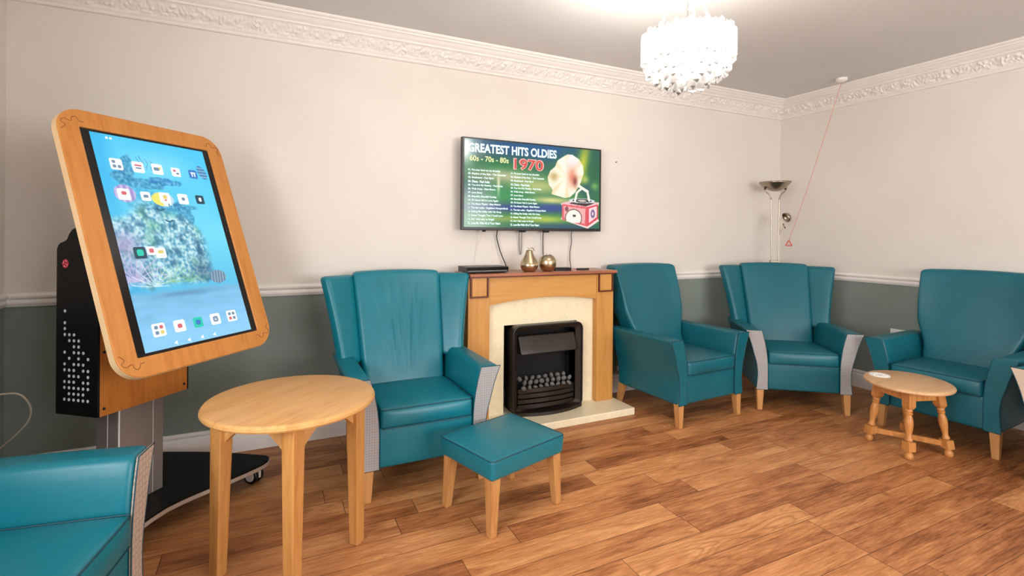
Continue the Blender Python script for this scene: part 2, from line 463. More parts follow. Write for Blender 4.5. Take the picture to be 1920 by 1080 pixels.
def armchair(label, loc, rz, wings=True, panel=None, vin=TEAL, creases=False, group=None, kind='armchair', side_mat=None):
    root = empty(kind, label, 'armchair', loc, rz, group)
    panel = panel or vin; side_mat = side_mat or vin
    ZT = .588
    # legs
    for sx in (-1, 1):
        for (y0, y1, tip) in ((-.385, -.335, -1), (.16, .21, 1)):
            a0, a1 = .262, .312
            top = [(sx*a0, y0), (sx*a1, y0), (sx*a1, y1), (sx*a0, y1)]
            # tapers towards the floor
            yb0, yb1 = (y0, y1-.016) if tip < 0 else (y0+.05, y1+.034)
            bot = [(sx*(a0+.012), yb0), (sx*(a1-.004), yb0), (sx*(a1-.004), yb1), (sx*(a0+.012), yb1)]
            v = [(*p, .165) for p in top]+[(*p, 0) for p in bot]
            mesh('leg', v, [(0, 1, 2, 3), (4, 7, 6, 5), (0, 4, 5, 1), (1, 5, 6, 2), (2, 6, 7, 3), (3, 7, 4, 0)], OAKLEG, root, bevel=.003)
    # seat base
    G().soft(.242, .30, .098, .014, (6, 6, 4), lambda x, y, z: (x, y-.083, z+.25)).build('seat_base', vin, root, smooth=True)
    # arms
    for sx in (-1, 1):
        def w(x, y, z, sx=sx):
            zz = z+.369
            i, o = arm_edges(zz)
            t = (x+.05)/.1
            xx = i+(o-i)*t
            yy = y-.085
            # back end leans with the backrest
            yy += max(0, y)*.22*(zz-.15)/.45
            zz2 = zz-.012*max(0, y+.1)*(zz > .5)
            return (sx*xx, yy, zz2)
        G().soft(.05, .297, .219, .022, (3, 8, 12), w).build('armrest', side_mat, root, smooth=True)
        # front facing panel
        zs = [.152+.434*i/18 for i in range(19)]
        outl = [(sx*(arm_edges(z)[0]+.001), z) for z in zs]+[(sx*(arm_edges(z)[1]+.001), z) for z in reversed(zs)]
        pf = G().prism(outl, -.391, -.383, XZ).build('front_panel', panel, root, bevel=.003, seg=2)
        edge = [(x, -.390, z) for x, z in outl]
        G().tube(edge, .0022, 6, closed=True).build('piping', PIPE, pf, smooth=True)
    # seat cushion
    def cw(x, y, z):
        crown = .016*(1-(x/.24)**2)*(1-((y)/.24)**2)
        bul = .012*(1-(z/.05)**2)*(1-(x/.24)**4) if y < -.18 else 0
        return (x, y-.157-bul, z+.388+(crown if z > 0 else 0)-(.012*(y+.23) if z > 0 else 0))
    cu = G().soft(.236, .236, .05, .02, (10, 10, 3), cw).build('seat_cushion', vin, root, smooth=True)
    P = []
    for t in range(41):
        x = -.225+.45*t/40; q = cw(x, -.232, .042); P.append((q[0], q[1]-.001, q[2]+.002))
    g = G().tube(P, .003, 6)
    P = [(p[0], p[1]-.0, .343) for p in P]; g.tube(P, .003, 6)
    for sx in (-1, 1):
        P = [cw(sx*.231, -.232+.45*t/16, .046) for t in range(17)]; g.tube([(p[0], p[1], p[2]+.002) for p in P], .0028, 6)
    g.build('piping', PIPE, cu, smooth=True)
    # backrest
    wt, wb = (.268, .232) if wings else (.315, .235)
    ZB, ZH = .37, 1.045
    def bw(x, y, z):
        t = z/.34*.5+.5                     # 0 bottom .. 1 top
        zz = ZB+(ZH-ZB)*t
        yf = .045+.245*t**1.05; yb = .235+.145*t
        s = (y+.06)/.12
        yy = yf+(yb-yf)*s
        if wings: hw = wb+(wt-wb)*t
        else:
            q_ = max(0, min(1, (t-.18)/.34)); hw = .242+.058*q_*q_*(3-2*q_)+.018*max(0, (t-.5)/.5)
        xx = x/.25*hw
        if s < .5:
            u = x/.25
            yy -= .014*(1-u*u)*math.sin(PI*min(1, max(0, t)))
            if not wings: yy -= .048*abs(u)**5*min(1, max(0, (t-.2)/.5))
            if creases:
                for (x0, k, amp, c0) in ((-.035, .10, .010, .34), (.055, -.12, .010, .36), (.0, .0, .007, .30), (-.085, .16, .006, .38), (.10, -.16, .006, .4)):
                    if .12 < t < .92:
                        xc = x0*(.5+t)*1.2
                        yy += 1.4*amp*math.exp(-((x-xc)/.011)**2)*math.sin(PI*(t-.12)/.8)
        zz += .010*(1-(x/.25)**2)*t**6
        return (xx, yy, zz)
    G().soft(.25, .06, .34, .026, (34 if creases else 12, 3, 18), bw).build('backrest', vin, root, smooth=True)
    # rear of the frame down to the seat base
    G().soft(.236, .05, .15, .012, (4, 2, 4), lambda x, y, z: (x, y+.205+.11*(z+.15)/.3, z+.30)).build('back_frame', side_mat, root, smooth=True)
    if wings:
        for sx in (-1, 1):
            def ww(x, y, z, sx=sx):
                # x thickness, y from back (-) to tip (+), z height
                t = z/.24*.5+.5; s = y/.1*.5+.5
                zz = .535+(1.03-.535)*t
                bx, by = .218+.048*(zz-.43)/.61, .13+.20*(zz-.43)/.61
                bul = .012*math.sin(PI*t)
                tx, ty = .362+.088*t**1.1-bul*.4, .075+.125*t
                nx, ny = (ty-by), -(tx-bx); L = math.hypot(nx, ny) or 1
                # inner face looks forward / inwards
                nx, ny = ny/L*0+(-abs(ty-by))/L, -abs(tx-bx)/L
                th = -x*1.0
                px = bx+(tx-bx)*s+nx*th-.0; py = by+(ty-by)*s+ny*th+.028
                return (sx*px, py, zz+.012*s*t*0-.014*(1-s)*0)
            wg = G().soft(.036, .1, .24, .026, (2, 4, 10), ww).build('wing', vin, root, smooth=True)
            ln = []
            for k in range(15):
                q = ww(-.034, -.094, -.225+.45*k/14); ln.append(q)
            G().tube(ln, .0028, 6).build('piping', PIPE, wg, smooth=True)
    return root

armchair('teal wing armchair with grey checked arm fronts between the round table and the fireplace', (.713, 2.80, 0), 0, True, CHECK, creases=True)
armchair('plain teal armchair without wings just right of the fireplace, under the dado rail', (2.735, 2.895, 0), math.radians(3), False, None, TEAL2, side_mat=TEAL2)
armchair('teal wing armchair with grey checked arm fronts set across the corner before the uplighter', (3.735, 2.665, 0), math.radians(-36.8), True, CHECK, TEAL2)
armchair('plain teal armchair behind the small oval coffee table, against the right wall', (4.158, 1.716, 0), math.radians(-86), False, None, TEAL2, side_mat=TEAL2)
armchair('teal armchair with taupe hexagon patterned arm front at the bottom left corner', (-.80, 1.673, 0), math.radians(78.8), True, HEX)
armchair('armchair with cream arm front, only its edge showing at the right of the photo', (3.97, .85, 0), math.radians(-95), True, CREAMFAB)

# ------------------------------------------------------------------ footstool
fs = empty('footstool', 'low teal padded footstool with four tapered oak legs before the left wing armchair', 'footstool', (1.0, 2.150, 0), math.radians(17))
def sw(x, y, z):
    t = (z+.045)/.09
    k = 1-.03*(1-t)
    return (x*k, y*k, z+.285+(.012*(1-(x/.23)**2)*(1-(y/.19)**2) if z > 0 else 0))
pad = G().soft(.23, .19, .045, .014, (10, 8, 3), sw).build('padded_top', TEAL, fs, smooth=True)
pp = [(sw(x*.99, y*.99, .04)[0], sw(x*.99, y*.99, .04)[1], .327) for x, y in rrect(.46, .38, .016, 4)]
G().tube(pp, .003, 6, closed=True).build('piping', PIPE, pad, smooth=True)
for sx in (-1, 1):
    for sy in (-1, 1):
        v = [(sx*x, sy*y, .245) for x, y in ((.165, .125), (.215, .125), (.215, .175), (.165, .175))]
        v += [(sx*x, sy*y, 0) for x, y in ((.188, .145), (.220, .145), (.220, .178), (.188, .178))]
        mesh('leg', v, [(0, 1, 2, 3), (4, 7, 6, 5), (0, 4, 5, 1), (1, 5, 6, 2), (2, 6, 7, 3), (3, 7, 4, 0)], OAKLEG, fs, bevel=.003)

# ------------------------------------------------------------------ round table
rt = empty('round_table', 'tall round light oak side table with arched aprons, front left', 'table', (.080, 2.138, 0), math.radians(44))
pr = [(.0, .607), (.299, .607), (.310, .610), (.315, .617), (.314, .626), (.308, .634), (.300, .636), (0, .636)]
G().lathe(pr, 72).build('tabletop', OAKTOP, rt, auto=.5)
for k in range(4):
    a = k*PI/2+PI/4
    cx, cy = .240*math.cos(a), .240*math.sin(a)
    t0, b0 = .028, .021
    ux, uy = math.cos(a)*.010, math.sin(a)*.010
    v = [(cx+dx*t0, cy+dy*t0, .608) for dx, dy in ((-1, -1), (1, -1), (1, 1), (-1, 1))]+[(cx+ux+dx*b0, cy+uy+dy*b0, 0) for dx, dy in ((-1, -1), (1, -1), (1, 1), (-1, 1))]
    mesh('leg', v, [(0, 1, 2, 3), (4, 7, 6, 5), (0, 4, 5, 1), (1, 5, 6, 2), (2, 6, 7, 3), (3, 7, 4, 0)], OAKTOP_Z, rt, bevel=.003)
    # arched apron on the side between this leg and the next
    R = .1697; xs = [-.147+.294*i/24 for i in range(25)]
    arch = [(x, .608-.024-.085*(abs(x)/.147)**1.7) for x in xs]
    pol = arch+[(.147, .608), (-.147, .608)]
    th = k*PI/2
    def fn(p, y, th=th):
        return (p[0]*math.cos(th)-y*math.sin(th), p[0]*math.sin(th)+y*math.cos(th), p[1])
    G().prism(pol, -R-.010, -R+.010, fn).build('apron', OAKTOP, rt, auto=.5)

# ------------------------------------------------------------------ oval coffee table
ct = empty('coffee_table', 'small oval pine coffee table with turned splayed legs before the right-hand armchair', 'table', (3.508, 1.70, 0), 0)
th = math.radians(30)
def oval(a, b, n=56): return [(a*math.cos(2*PI*i/n)*math.cos(th)-b*math.sin(2*PI*i/n)*math.sin(th), a*math.cos(2*PI*i/n)*math.sin(th)+b*math.sin(2*PI*i/n)*math.cos(th)) for i in range(n)]
lay = [(.93, .388), (.985, .391), (1, .398), (.995, .404), (.97, .409), (.94, .411)]
v = []; f = []
for s_, z_ in lay: v += [(x*s_, y*s_, z_) for x, y in oval(.256, .222)]
n = 56
for i in range(len(lay)-1): f += [(i*n+k, i*n+(k+1) % n, (i+1)*n+(k+1) % n, (i+1)*n+k) for k in range(n)]
f += [tuple(range(n)), tuple((len(lay)-1)*n+k for k in range(n))]
mesh('tabletop', v, f, PINETOP, ct, auto=.6)
legs = []
for a in (118, 208, 298, 28):
    a = math.radians(a); d = Vector((math.cos(a), math.sin(a), 0))
    top = d*.135+Vector((0, 0, .388)); bot = d*.192
    ax = (top-bot); L = ax.length; axn = ax.normalized()
    lg = G()
    e1 = Vector((math.cos(a+PI/4), math.sin(a+PI/4), 0)); e2 = Vector((-e1.y, e1.x, 0))
    def blk(t0, t1, w, lg=lg, bot=bot, ax=ax, e1=e1, e2=e2, w2=None):
        w2 = w2 or w; v = []
        for t, ww_ in ((t0, w), (t1, w2)):
            c = bot+ax*t
            v += [c+e1*sx*ww_+e2*sy*ww_ for sx, sy in ((-1, -1), (1, -1), (1, 1), (-1, 1))]
        lg.add(v, [(0, 1, 2, 3), (4, 5, 6, 7), (0, 1, 5, 4), (1, 2, 6, 5), (2, 3, 7, 6), (3, 0, 4, 7)])
    blk(.12, .25, .023); blk(.72, .76, .016, w2=.023); blk(.76, 1, .023)
    prof = [(.0, .016), (.015, .021), (.04, .023), (.07, .021), (.10, .014), (.12, .016), (.25, .013), (.265, .019), (.29, .019), (.31, .014), (.38, .016), (.46, .021), (.54, .0225), (.60, .018), (.63, .0145), (.645, .019), (.665, .019), (.675, .015), (.685, .019), (.705, .019), (.72, .016)]
    lg.tube([bot+ax*t for t, r in prof], [r for t, r in prof], 16)
    lg.build('leg', PINE, ct, auto=.7)
    legs.append((bot, ax))
for i in (0, 1):
    p, q = legs[i][0]+legs[i][1]*.185, legs[i+2][0]+legs[i+2][1]*.185
    t = (q-p).normalized(); nn = Vector((-t.y, t.x, 0))*.009; u = Vector((0, 0, .015 if i == 0 else .0145))
    v = [p-nn-u, p+nn-u, p+nn+u, p-nn+u, q-nn-u, q+nn-u, q+nn+u, q-nn+u]
    mesh('stretcher', v, [(0, 1, 2, 3), (4, 5, 6, 7), (0, 1, 5, 4), (1, 2, 6, 5), (2, 3, 7, 6), (3, 0, 4, 7)], PINE, ct)
for i in range(4):
    p, q = legs[i][0]+legs[i][1]*.90, legs[(i+1) % 4][0]+legs[(i+1) % 4][1]*.90
    t = (q-p).normalized(); nn = Vector((-t.y, t.x, 0))*.008; u = Vector((0, 0, .028))
    v = [p-nn-u, p+nn-u, p+nn+u, p-nn+u, q-nn-u, q+nn-u, q+nn+u, q-nn+u]
    mesh('apron', v, [(0, 1, 2, 3), (4, 5, 6, 7), (0, 1, 5, 4), (1, 2, 6, 5), (2, 3, 7, 6), (3, 0, 4, 7)], PINE, ct)
# lace coaster
lc = G()
c0 = (3.472, 1.838)
for rr in (.018, .036, .054): lc.tube([(c0[0]+rr*math.cos(2*PI*i/36), c0[1]+rr*math.sin(2*PI*i/36), .4125) for i in range(36)], .0026, 5, closed=True)
for i in range(16):
    a = 2*PI*i/16
    lc.tube([(c0[0]+.014*math.cos(a), c0[1]+.014*math.sin(a), .4125), (c0[0]+.054*math.cos(a+.2), c0[1]+.054*math.sin(a+.2), .4125)], .0022, 5)
tag(lc.build('lace_coaster', WHITEPL, smooth=True), 'round white openwork coaster lying on the oval coffee table', 'coaster')

# ------------------------------------------------------------------ fireplace
fp = empty('fireplace', 'light wood fire surround with cream arched panel and hearth on the back wall', 'fireplace', (1.745, D, 0))
fy = lambda w: w-D       # world y -> local
L0, L1, I0, I1 = -.582, .582, -.428, .432
for a, b, s_ in ((L0, I0, -1), (I1, L1, 1)):
    pl = G().box(a, b, fy(3.05), fy(3.295), .05, 1.0).build('pillar', SURR, fp, bevel=.003)
    # corner block with dark inset frame
    m = (a+b)/2
    fr = ring([(m-.064, .86), (m+.064, .86), (m+.064, .998), (m-.064, .998)], [(m-.055, .869), (m+.055, .869), (m+.055, .998), (m-.055, .998)], fy(3.038), fy(3.05), XZ)
    fr.build('corner_block_moulding', MAHOG, fp)
    G().box(m-.052, m+.052, fy(3.042), fy(3.05), .872, .998).build('corner_block', SURR, fp, bevel=.002)
xs = [I0+(I1-I0)*i/28 for i in range(29)]
arch = [(x, .842-.036*((x-.02)/.43)**2) for x in xs]
G().prism(arch+[(I1, 1.0), (I0, 1.0)], fy(3.058), fy(3.09), XZ).build('lintel', SURR_X, fp, auto=.5)
G().box(-.582, .590, fy(3.012), fy(3.312), 1.0, 1.02).build('mantel_shelf', SHELFM, fp, bevel=.004)
G().box(-.578, .584, fy(3.028), fy(3.30), .992, 1.0).build('shelf_moulding', MAHOG, fp)
# cream panel with stove opening
pn = G().box(I0, -.300, fy(3.10), fy(3.16), .05, .86).box(.292, I1, fy(3.10), fy(3.16), .05, .86).box(-.300, .292, fy(3.10), fy(3.16), .655, .86)
pn.build('fire_panel', CREAM, fp)
G().box(-.612, .612, fy(2.830), fy(3.296), 0, .05).build('hearth', CREAM, fp, bevel=.006, seg=3)

# electric fire, stands on the hearth in the opening
ef = empty('electric_fire', 'black inset electric fire with grey pebbles standing on the cream hearth', 'electric fire', (1.762, 3.03, .05))
ox = .0
outer = rrect(.552, .602, .045, 8, ox, .303); inner = rrect(.47, .535, .02, 8, ox, .30)
# frame face funnels back from the outer bead to the opening
n_ = len(outer)
v = [(x, 0, z) for x, z in outer]+[(x, .028, z) for x, z in inner]+[(x, .11, z) for x, z in inner]+[(x, .07, z) for x, z in outer]
f = []
for k_ in range(n_):
    m_ = (k_+1) % n_
    f += [(k_, m_, n_+m_, n_+k_), (n_+k_, n_+m_, 2*n_+m_, 2*n_+k_), (k_, 3*n_+k_, 3*n_+m_, m_)]
mesh('trim_frame', v, f, STOVE, ef, auto=.5)
G().tube([(x, -.002, z) for x, z in rrect(.548, .598, .044, 8, ox, .303)], .0065, 8, closed=True).build('frame_bead', BLACK, ef, smooth=True)
G().box(-.25, .25, .17, .19, .02, .585).box(-.25, -.235, .03, .19, .02, .585).box(.235, .25, .03, .19, .02, .585).box(-.25, .25, .03, .19, .57, .585).box(-.25, .25, .03, .19, .0, .02).build('firebox', EMBER, ef)
def hood(x, y, z):
    t = (z+.065)/.13
    return (x, y*(.45+.55*(1-t))+.045-.03*(1-t), z+.47)
G().soft(.225, .035, .06, .008, (4, 3, 3), hood).build('hood', STOVE, ef, smooth=True)
for k in range(4):
    z0 = .030+.036*k
    P = [(x/20*.225, -.055*(1-(x/20)**2)+.03, z0+.012*(1-(x/20)**2)) for x in range(-20, 21)]
    g = G()
    v = []
    for p in P: v += [(p[0], p[1], p[2]), (p[0], p[1], p[2]+.026), (p[0], p[1]+.012, p[2]+.026), (p[0], p[1]+.012, p[2])]
    f = []
    for i in range(40):
        for j in range(4): f.append((i*4+j, i*4+(j+1) % 4, (i+1)*4+(j+1) % 4, (i+1)*4+j))
    f += [(0, 1, 2, 3), (160, 161, 162, 163)]
    g.add(v, f).build('grate_bar', STOVE, ef, auto=.6)
P = [(x/20*.268, -.062*(1-(x/20)**2)-.012) for x in range(-20, 21)]
G().prism([(x, y) for x, y in P]+[(.268, .03), (-.268, .03)], .0, .022, XY).build('front_tray', STOVE, ef, auto=.5)
G().box(-.215, .215, .03, .15, .12, .165).build('pebble_bed', BLACKM, ef)
pb = []
for row, (zz, yy, cnt) in enumerate(((.182, .012, 9), (.208, .045, 9), (.228, .08, 8))):
    for i in range(cnt):
        x0 = -.20+.41*(i+.5*(row % 2)+.2)/cnt
        g = G(); r1, r2, r3 = rnd.uniform(.018, .026), rnd.uniform(.013, .018), rnd.uniform(.013, .018)
        an = rnd.uniform(0, PI)
        vv = []; ff = []
        for a in range(7):
            ph = PI*a/6
            for b in range(10):
                t_ = 2*PI*b/10
                p = Vector((r1*math.sin(ph)*math.cos(t_), r2*math.sin(ph)*math.sin(t_), r3*math.cos(ph)))
                p = Matrix.Rotation(an, 3, 'Y') @ p
                vv.append((x0+p.x, yy+p.y, zz+p.z-.008))
        for a in range(6):
            for b in range(10): ff.append((a*10+b, a*10+(b+1) % 10, (a+1)*10+(b+1) % 10, (a+1)*10+b))
        g.add(vv, ff).build('pebble', PEBBLE, ef, smooth=True)

# ------------------------------------------------------------------ things on the mantel shelf
dv = empty('disc_player', 'black box-shaped disc player lying on the left end of the mantel shelf', 'disc player', (1.305, 3.14, 1.02), math.radians(0))
G().box(-.15, .15, -.085, .085, .006, .044).build('casing', BLACK, dv, bevel=.003)
G().box(-.148, .148, -.089, -.085, .02, .040).build('front_panel', GLASSBLK, dv)
G().box(-.14, .14, -.0895, -.0885, .017, .0185).build('trim_line', ALU, dv)
for sx in (-1, 1):
    for sy in (-1, 1): G().lathe([(.01, 0), (.01, .006)], 12, (sx*.12, sy*.06, 0)).build('foot', BLACKM, dv)

def fruit(name, label, loc, prof, stem, leafdir):
    r = empty(name, label, 'ornament', loc)
    P = smooth_pts([(a, b, 0) for a, b in prof], 5)
    G().lathe([(p.x, p.y) for p in P], 36).build('body', BRASS, r, smooth=True)
    top = prof[-1][1]
    G().tube(smooth_pts([(0, 0, top-.006), (-.004, 0, top+.008), (-.012, 0, top+stem)], 4), .0028, 8).build('stem', BRASS, r, smooth=True)
    lf = G(); pts = []
    for i in range(9):
        t = i/8; w = .010*math.sin(PI*t)**.8
        x = .004+leafdir*t*.036; z = top+.008+.010*math.sin(PI*t*.9)-.022*t*t
        pts += [(x, -w-.004, z), (x, -.004, z+.003), (x, w-.004, z)]
    ff = []
    for i in range(8):
        for j in range(2): ff.append((i*3+j, i*3+j+1, i*3+j+4, i*3+j+3))
    o = lf.add(pts, ff).build('leaf', BRASS, r, smooth=True)
    so = o.modifiers.new('thick', 'SOLIDIFY'); so.thickness = .0015
    return r
fruit('pear_ornament', 'shiny gold metal pear ornament on the mantel shelf, left of the apple', (1.637, 3.10, 1.02),
      [(.0, .0), (.03, .0), (.05, .012), (.063, .038), (.060, .062), (.046, .092), (.032, .118), (.026, .136), (.018, .150), (.0, .154)], .016, 1)
fruit('apple_ornament', 'shiny gold metal apple ornament on the mantel shelf, right of the pear', (1.785, 3.10, 1.02),
      [(.0, .003), (.02, .0), (.042, .008), (.058, .032), (.063, .058), (.058, .086), (.042, .107), (.022, .114), (.008, .108), (0, .105)], .022, 1)
sb = empty('streaming_box', 'small flat black set-top box on the mantel shelf beside the apple ornament', 'set-top box', (1.925, 3.13, 1.02), math.radians(-14))
G().box(-.058, .058, -.04, .04, 0, .022).build('casing', BLACK, sb, bevel=.003)
G().box(-.054, .054, -.042, -.04, .003, .019).build('front_panel', GLASSBLK, sb)
rm = empty('remote_control', 'slim black remote control at the right end of the mantel shelf', 'remote control', (2.105, 3.13, 1.02), math.radians(-8))
G().soft(.048, .014, .006, .004, (3, 2, 1), lambda x, y, z: (x, y, z+.006)).build('casing', BLACKM, rm, smooth=True)
for i in range(3): G().lathe([(.004, 0), (.004, .001)], 10, (-.03+.02*i, 0, .012)).build('button', BLACK, rm)

def grid_pic(name, w, h, nx, ny, fn, mat, parent, y=0, cx=0, cz=0):
    """picture on a screen: one small quad per picture cell, coloured by fn(u,v), v from the top"""
    v = [(cx-w/2+w*i/nx, y, cz+h/2-h*j/ny) for j in range(ny+1) for i in range(nx+1)]
    f = [(j*(nx+1)+i, (j+1)*(nx+1)+i, (j+1)*(nx+1)+i+1, j*(nx+1)+i+1) for j in range(ny) for i in range(nx)]
    me = bpy.data.meshes.new(name); me.from_pydata(v, [], f)
    ca = me.color_attributes.new('Col', 'FLOAT_COLOR', 'POINT')
    buf = []
    for j in range(ny+1):
        for i in range(nx+1):
            c = fn(i/nx, j/ny); buf += [*s2l([max(0, min(255, q)) for q in c]), 1.0]
    ca.data.foreach_set('color', buf)
    me.materials.append(mat)
    return link(bpy.data.objects.new(name, me), parent)

def text(name, s, mat, parent, x0, x1, z0, z1, y, bold=.0, fit=True, label=None):
    cu = bpy.data.curves.new(name, 'FONT'); cu.body = s; cu.size = 1; cu.offset = bold; cu.resolution_u = 3
    o = bpy.data.objects.new(name, cu); COL.objects.link(o)
    bpy.context.view_layer.update()
    me = bpy.data.meshes.new_from_object(o.evaluated_get(bpy.context.evaluated_depsgraph_get()))
    bpy.data.objects.remove(o)
    xs_ = [p.co.x for p in me.vertices]; ys_ = [p.co.y for p in me.vertices]
    a, b, c, d = min(xs_), max(xs_), min(ys_), max(ys_)
    for p in me.vertices:
        u = (p.co.x-a)/(b-a); w_ = (p.co.y-c)/(d-c)
        p.co = (x0+(x1-x0)*u, y, z0+(z1-z0)*w_)
    me.materials.clear(); me.materials.append(mat)
    q = link(bpy.data.objects.new(name, me), parent)
    if label: q['label'] = label
    return q

# ------------------------------------------------------------------ television
tv = empty('television', 'wall-mounted flat television showing a greatest hits song list above the fireplace', 'television', (1.7505, 3.216, 1.628))
TW, THh = 1.155, .640
G().box(-TW/2, TW/2, 0, .032, -THh/2, THh/2).build('casing', BLACK, tv, bevel=.004)
G().box(-.35, .35, .032, .072, -.22, .2).build('rear_housing', BLACKM, tv, bevel=.01)
G().box(-.2, .2, .072, .1, -.12, .12).build('wall_bracket', BLACKM, tv)
for x in (-.40, -.098, .098):
    G().soft(.026 if x > -.3 else .012, .010, .008, .006, (2, 1, 1), lambda a, b, c, x=x: (a+x, b+.025, c-.324)).build('mounting_nub', BLACKM, tv, smooth=True)
def lerp(a, b, t):
    t = max(0, min(1, t)); return tuple(p+(q-p)*t for p, q in zip(a, b))
def gs(d, w): return math.exp(-(d/w)**2)
def blob(c, col, u, v, cu_, cv_, wu, wv, k=1):
    a = math.exp(-(((u-cu_)/wu)**2+((v-cv_)/wv)**2))*k
    return lerp(c, col, a)
def poly_in(pts, u, v):
    ins = False; n_ = len(pts)
    for i in range(n_):
        x1, y1 = pts[i]; x2, y2 = pts[i-1]
        if (y1 > v) != (y2 > v) and u < (x2-x1)*(v-y1)/(y2-y1)+x1: ins = not ins
    return ins
def tvpic(u, v):
    n1 = noise.noise(Vector((u*5, v*4, 1)))
    c = lerp((28, 92, 78), (34, 120, 62), v*1.2+n1*.4)
    c = blob(c, (16, 78, 128), u, v, .30, .04, .35, .13, .95)
    c = blob(c, (24, 84, 150), u, v, .62, .06, .22, .14, .8)
    c = blob(c, (30, 120, 60), u, v, .25, .30, .25, .08, .8)
    c = blob(c, (200, 190, 150), u, v, .27, .40, .22, .08, .85)
    c = blob(c, (206, 200, 120), u, v, .52, .50, .22, .10, .8)
    c = blob(c, (120, 130, 96), u, v, .10, .44, .12, .08, .6)
    c = blob(c, (20, 80, 90), u, v, .04, .58, .1, .1, .8)
    c = blob(c, (32, 140, 74), u, v, .28, .62, .16, .09, .9)
    c = blob(c, (20, 54, 130), u, v, .32, .77, .35, .05, .95)
    c = blob(c, (22, 60, 140), u, v, .62, .75, .14, .06, .95)
    c = blob(c, (190, 200, 70), u, v, .58, .90, .16, .05, .9)
    c = blob(c, (160, 170, 60), u, v, .30, .90, .2, .04, .7)
    c = blob(c, (226, 216, 130), u, v, .62, .66, .16, .04, .9)
    c = blob(c, (20, 64, 110), u, v, .70, .985, .35, .05, .8)
    c = blob(c, (28, 110, 66), u, v, .74, .22, .12, .16, .7)
    c = blob(c, (204, 200, 52), u, v, .86-.12*(v-.2), .20, .045, .3, .95)
    c = blob(c, (18, 92, 60), u, v, .96, .30, .06, .25, .7)
    c = blob(c, (20, 80, 96), u, v, .88, .50, .08, .08, .8)
    c = blob(c, (196, 204, 90), u, v, .88, .38, .03, .05, .8)
    c = blob(c, (150, 190, 90), u, v, .96, .46, .03, .05, .7)
    c = blob(c, (240, 235, 190), u, v, .23, .50, .010, .12, .8)
    c = blob(c, (225, 225, 215), u, v, .01, .12, .05, .18, .75)
    # gramophone box
    F_ = [(.697, .70), (.905, .725), (.900, .975), (.700, .895)]
    S_ = [(.905, .725), (.990, .685), (.990, .875), (.900, .975)]
    if poly_in([(.685, .885), (.70, .86), (.905, .96), (.99, .87), (.998, .90), (.905, 1.0)], u, v): c = (244, 214, 212)
    if poly_in([(.69, .69), (.79, .645), (.998, .665), (.995, .70), (.905, .735), (.69, .71)], u, v):
        c = (232, 190, 194)
        if poly_in([(.75, .69), (.80, .66), (.96, .675), (.89, .72)], u, v): c = (60, 34, 40)
    if poly_in(F_, u, v):
        c = (222, 96, 104)
        if poly_in([(.712, .725), (.885, .75), (.880, .94), (.715, .87)], u, v): c = (236, 168, 168)
        if ((u-.79)/.06)**2+((v-.87)/.10)**2 < 1 and v < .93: c = (250, 238, 226)
        if abs(math.hypot((u-.79)/.06, (v-.87)/.10)-1.08) < .07: c = (120, 96, 84)
        if abs(u-.795) < .012 and abs(v-.84) < .016: c = (50, 60, 60)
        if math.hypot((u-.735)/.014, (v-.76)/.03) < 1: c = (120, 70, 80)
        if u > .885: c = (216, 84, 92)
    if poly_in(S_, u, v):
        c = (214, 60, 80)
        if poly_in([(.915, .745), (.980, .71), (.980, .85), (.913, .93)], u, v): c = (242, 206, 214)
        if .4 < math.hypot((u-.946)/.018, (v-.81)/.055) < 1: c = (110, 100, 140)
    # turntable disc
    dd = math.hypot((u-.857)/.105, (v-.650)/.030)
    if dd < 1: c = (206, 216, 220) if dd > .75 else ((40, 50, 54) if .35 < dd else (210, 200, 190))
    # tone arm
    for (x1, y1, x2, y2, w_) in ((.835, .47, .900, .53, .014), (.900, .53, .915, .64, .011), (.815, .55, .800, .66, .010), (.815, .55, .85, .50, .010)):
        t = max(0, min(1, ((u-x1)*(x2-x1)+(v-y1)*(y2-y1))/((x2-x1)**2+(y2-y1)**2)))
        if math.hypot(u-(x1+(x2-x1)*t), (v-(y1+(y2-y1)*t))*.56) < w_*.8: c = (240, 240, 226)
    # horn
    H_ = [(.70, .12), (.735, .085), (.78, .085), (.83, .13), (.862, .21), (.868, .30), (.85, .40), (.83, .47), (.80, .55), (.76, .61), (.72, .625), (.66, .60), (.615, .585), (.625, .53), (.595, .47), (.585, .38), (.605, .30), (.64, .25), (.66, .17)]
    if poly_in(H_, u, v):
        c = (250, 242, 220)
        a = math.atan2((v-.36)*.56, u-.735); r = math.hypot(u-.735, (v-.36)*.56)
        c = lerp(c, (226, 196, 130), max(0, math.cos(a*8))*.5*min(1, r*9))
        c = blob(c, (180, 160, 90), u, v, .635, .37, .03, .06, .8)
        c = blob(c, (238, 236, 240), u, v, .77, .17, .06, .09, .9)
        c = blob(c, (226, 130, 100), u, v, .775, .36, .035, .12, .9)
        c = blob(c, (130, 50, 40), u, v, .80, .41, .018, .06, .9)
    return c
PIC = m_vcol('television_picture_light', 1.15)
SW, SH = 1.120, .608
grid_pic('screen_picture', SW, SH, 320, 176, tvpic, PIC, tv, -.0015, 0, .005)
def su(u): return -SW/2+SW*u
def sv(v): return .005+SH/2-SH*v
T_W = glow('screen_text_white', (232, 250, 248), 1.3); T_Y = glow('screen_text_yellow', (250, 250, 170), 1.15)
T_R = glow('screen_text_red', (214, 60, 58), 1.1); T_P = glow('screen_text_pink', (250, 190, 176), 1.1)
text('title_text', 'GREATEST HITS OLDIES', T_W, tv, su(.022), su(.652), sv(.150), sv(.046), -.004, .035)
text('decades_text', '60s - 70s - 80s', T_Y, tv, su(.034), su(.298), sv(.25), sv(.186), -.004, .015)
text('year_text_outline', '1970', T_P, tv, su(.332), su(.556), sv(.320), sv(.178), -.003, .05)
text('year_text', '1970', T_R, tv, su(.340), su(.548), sv(.309), sv(.189), -.004, .012)
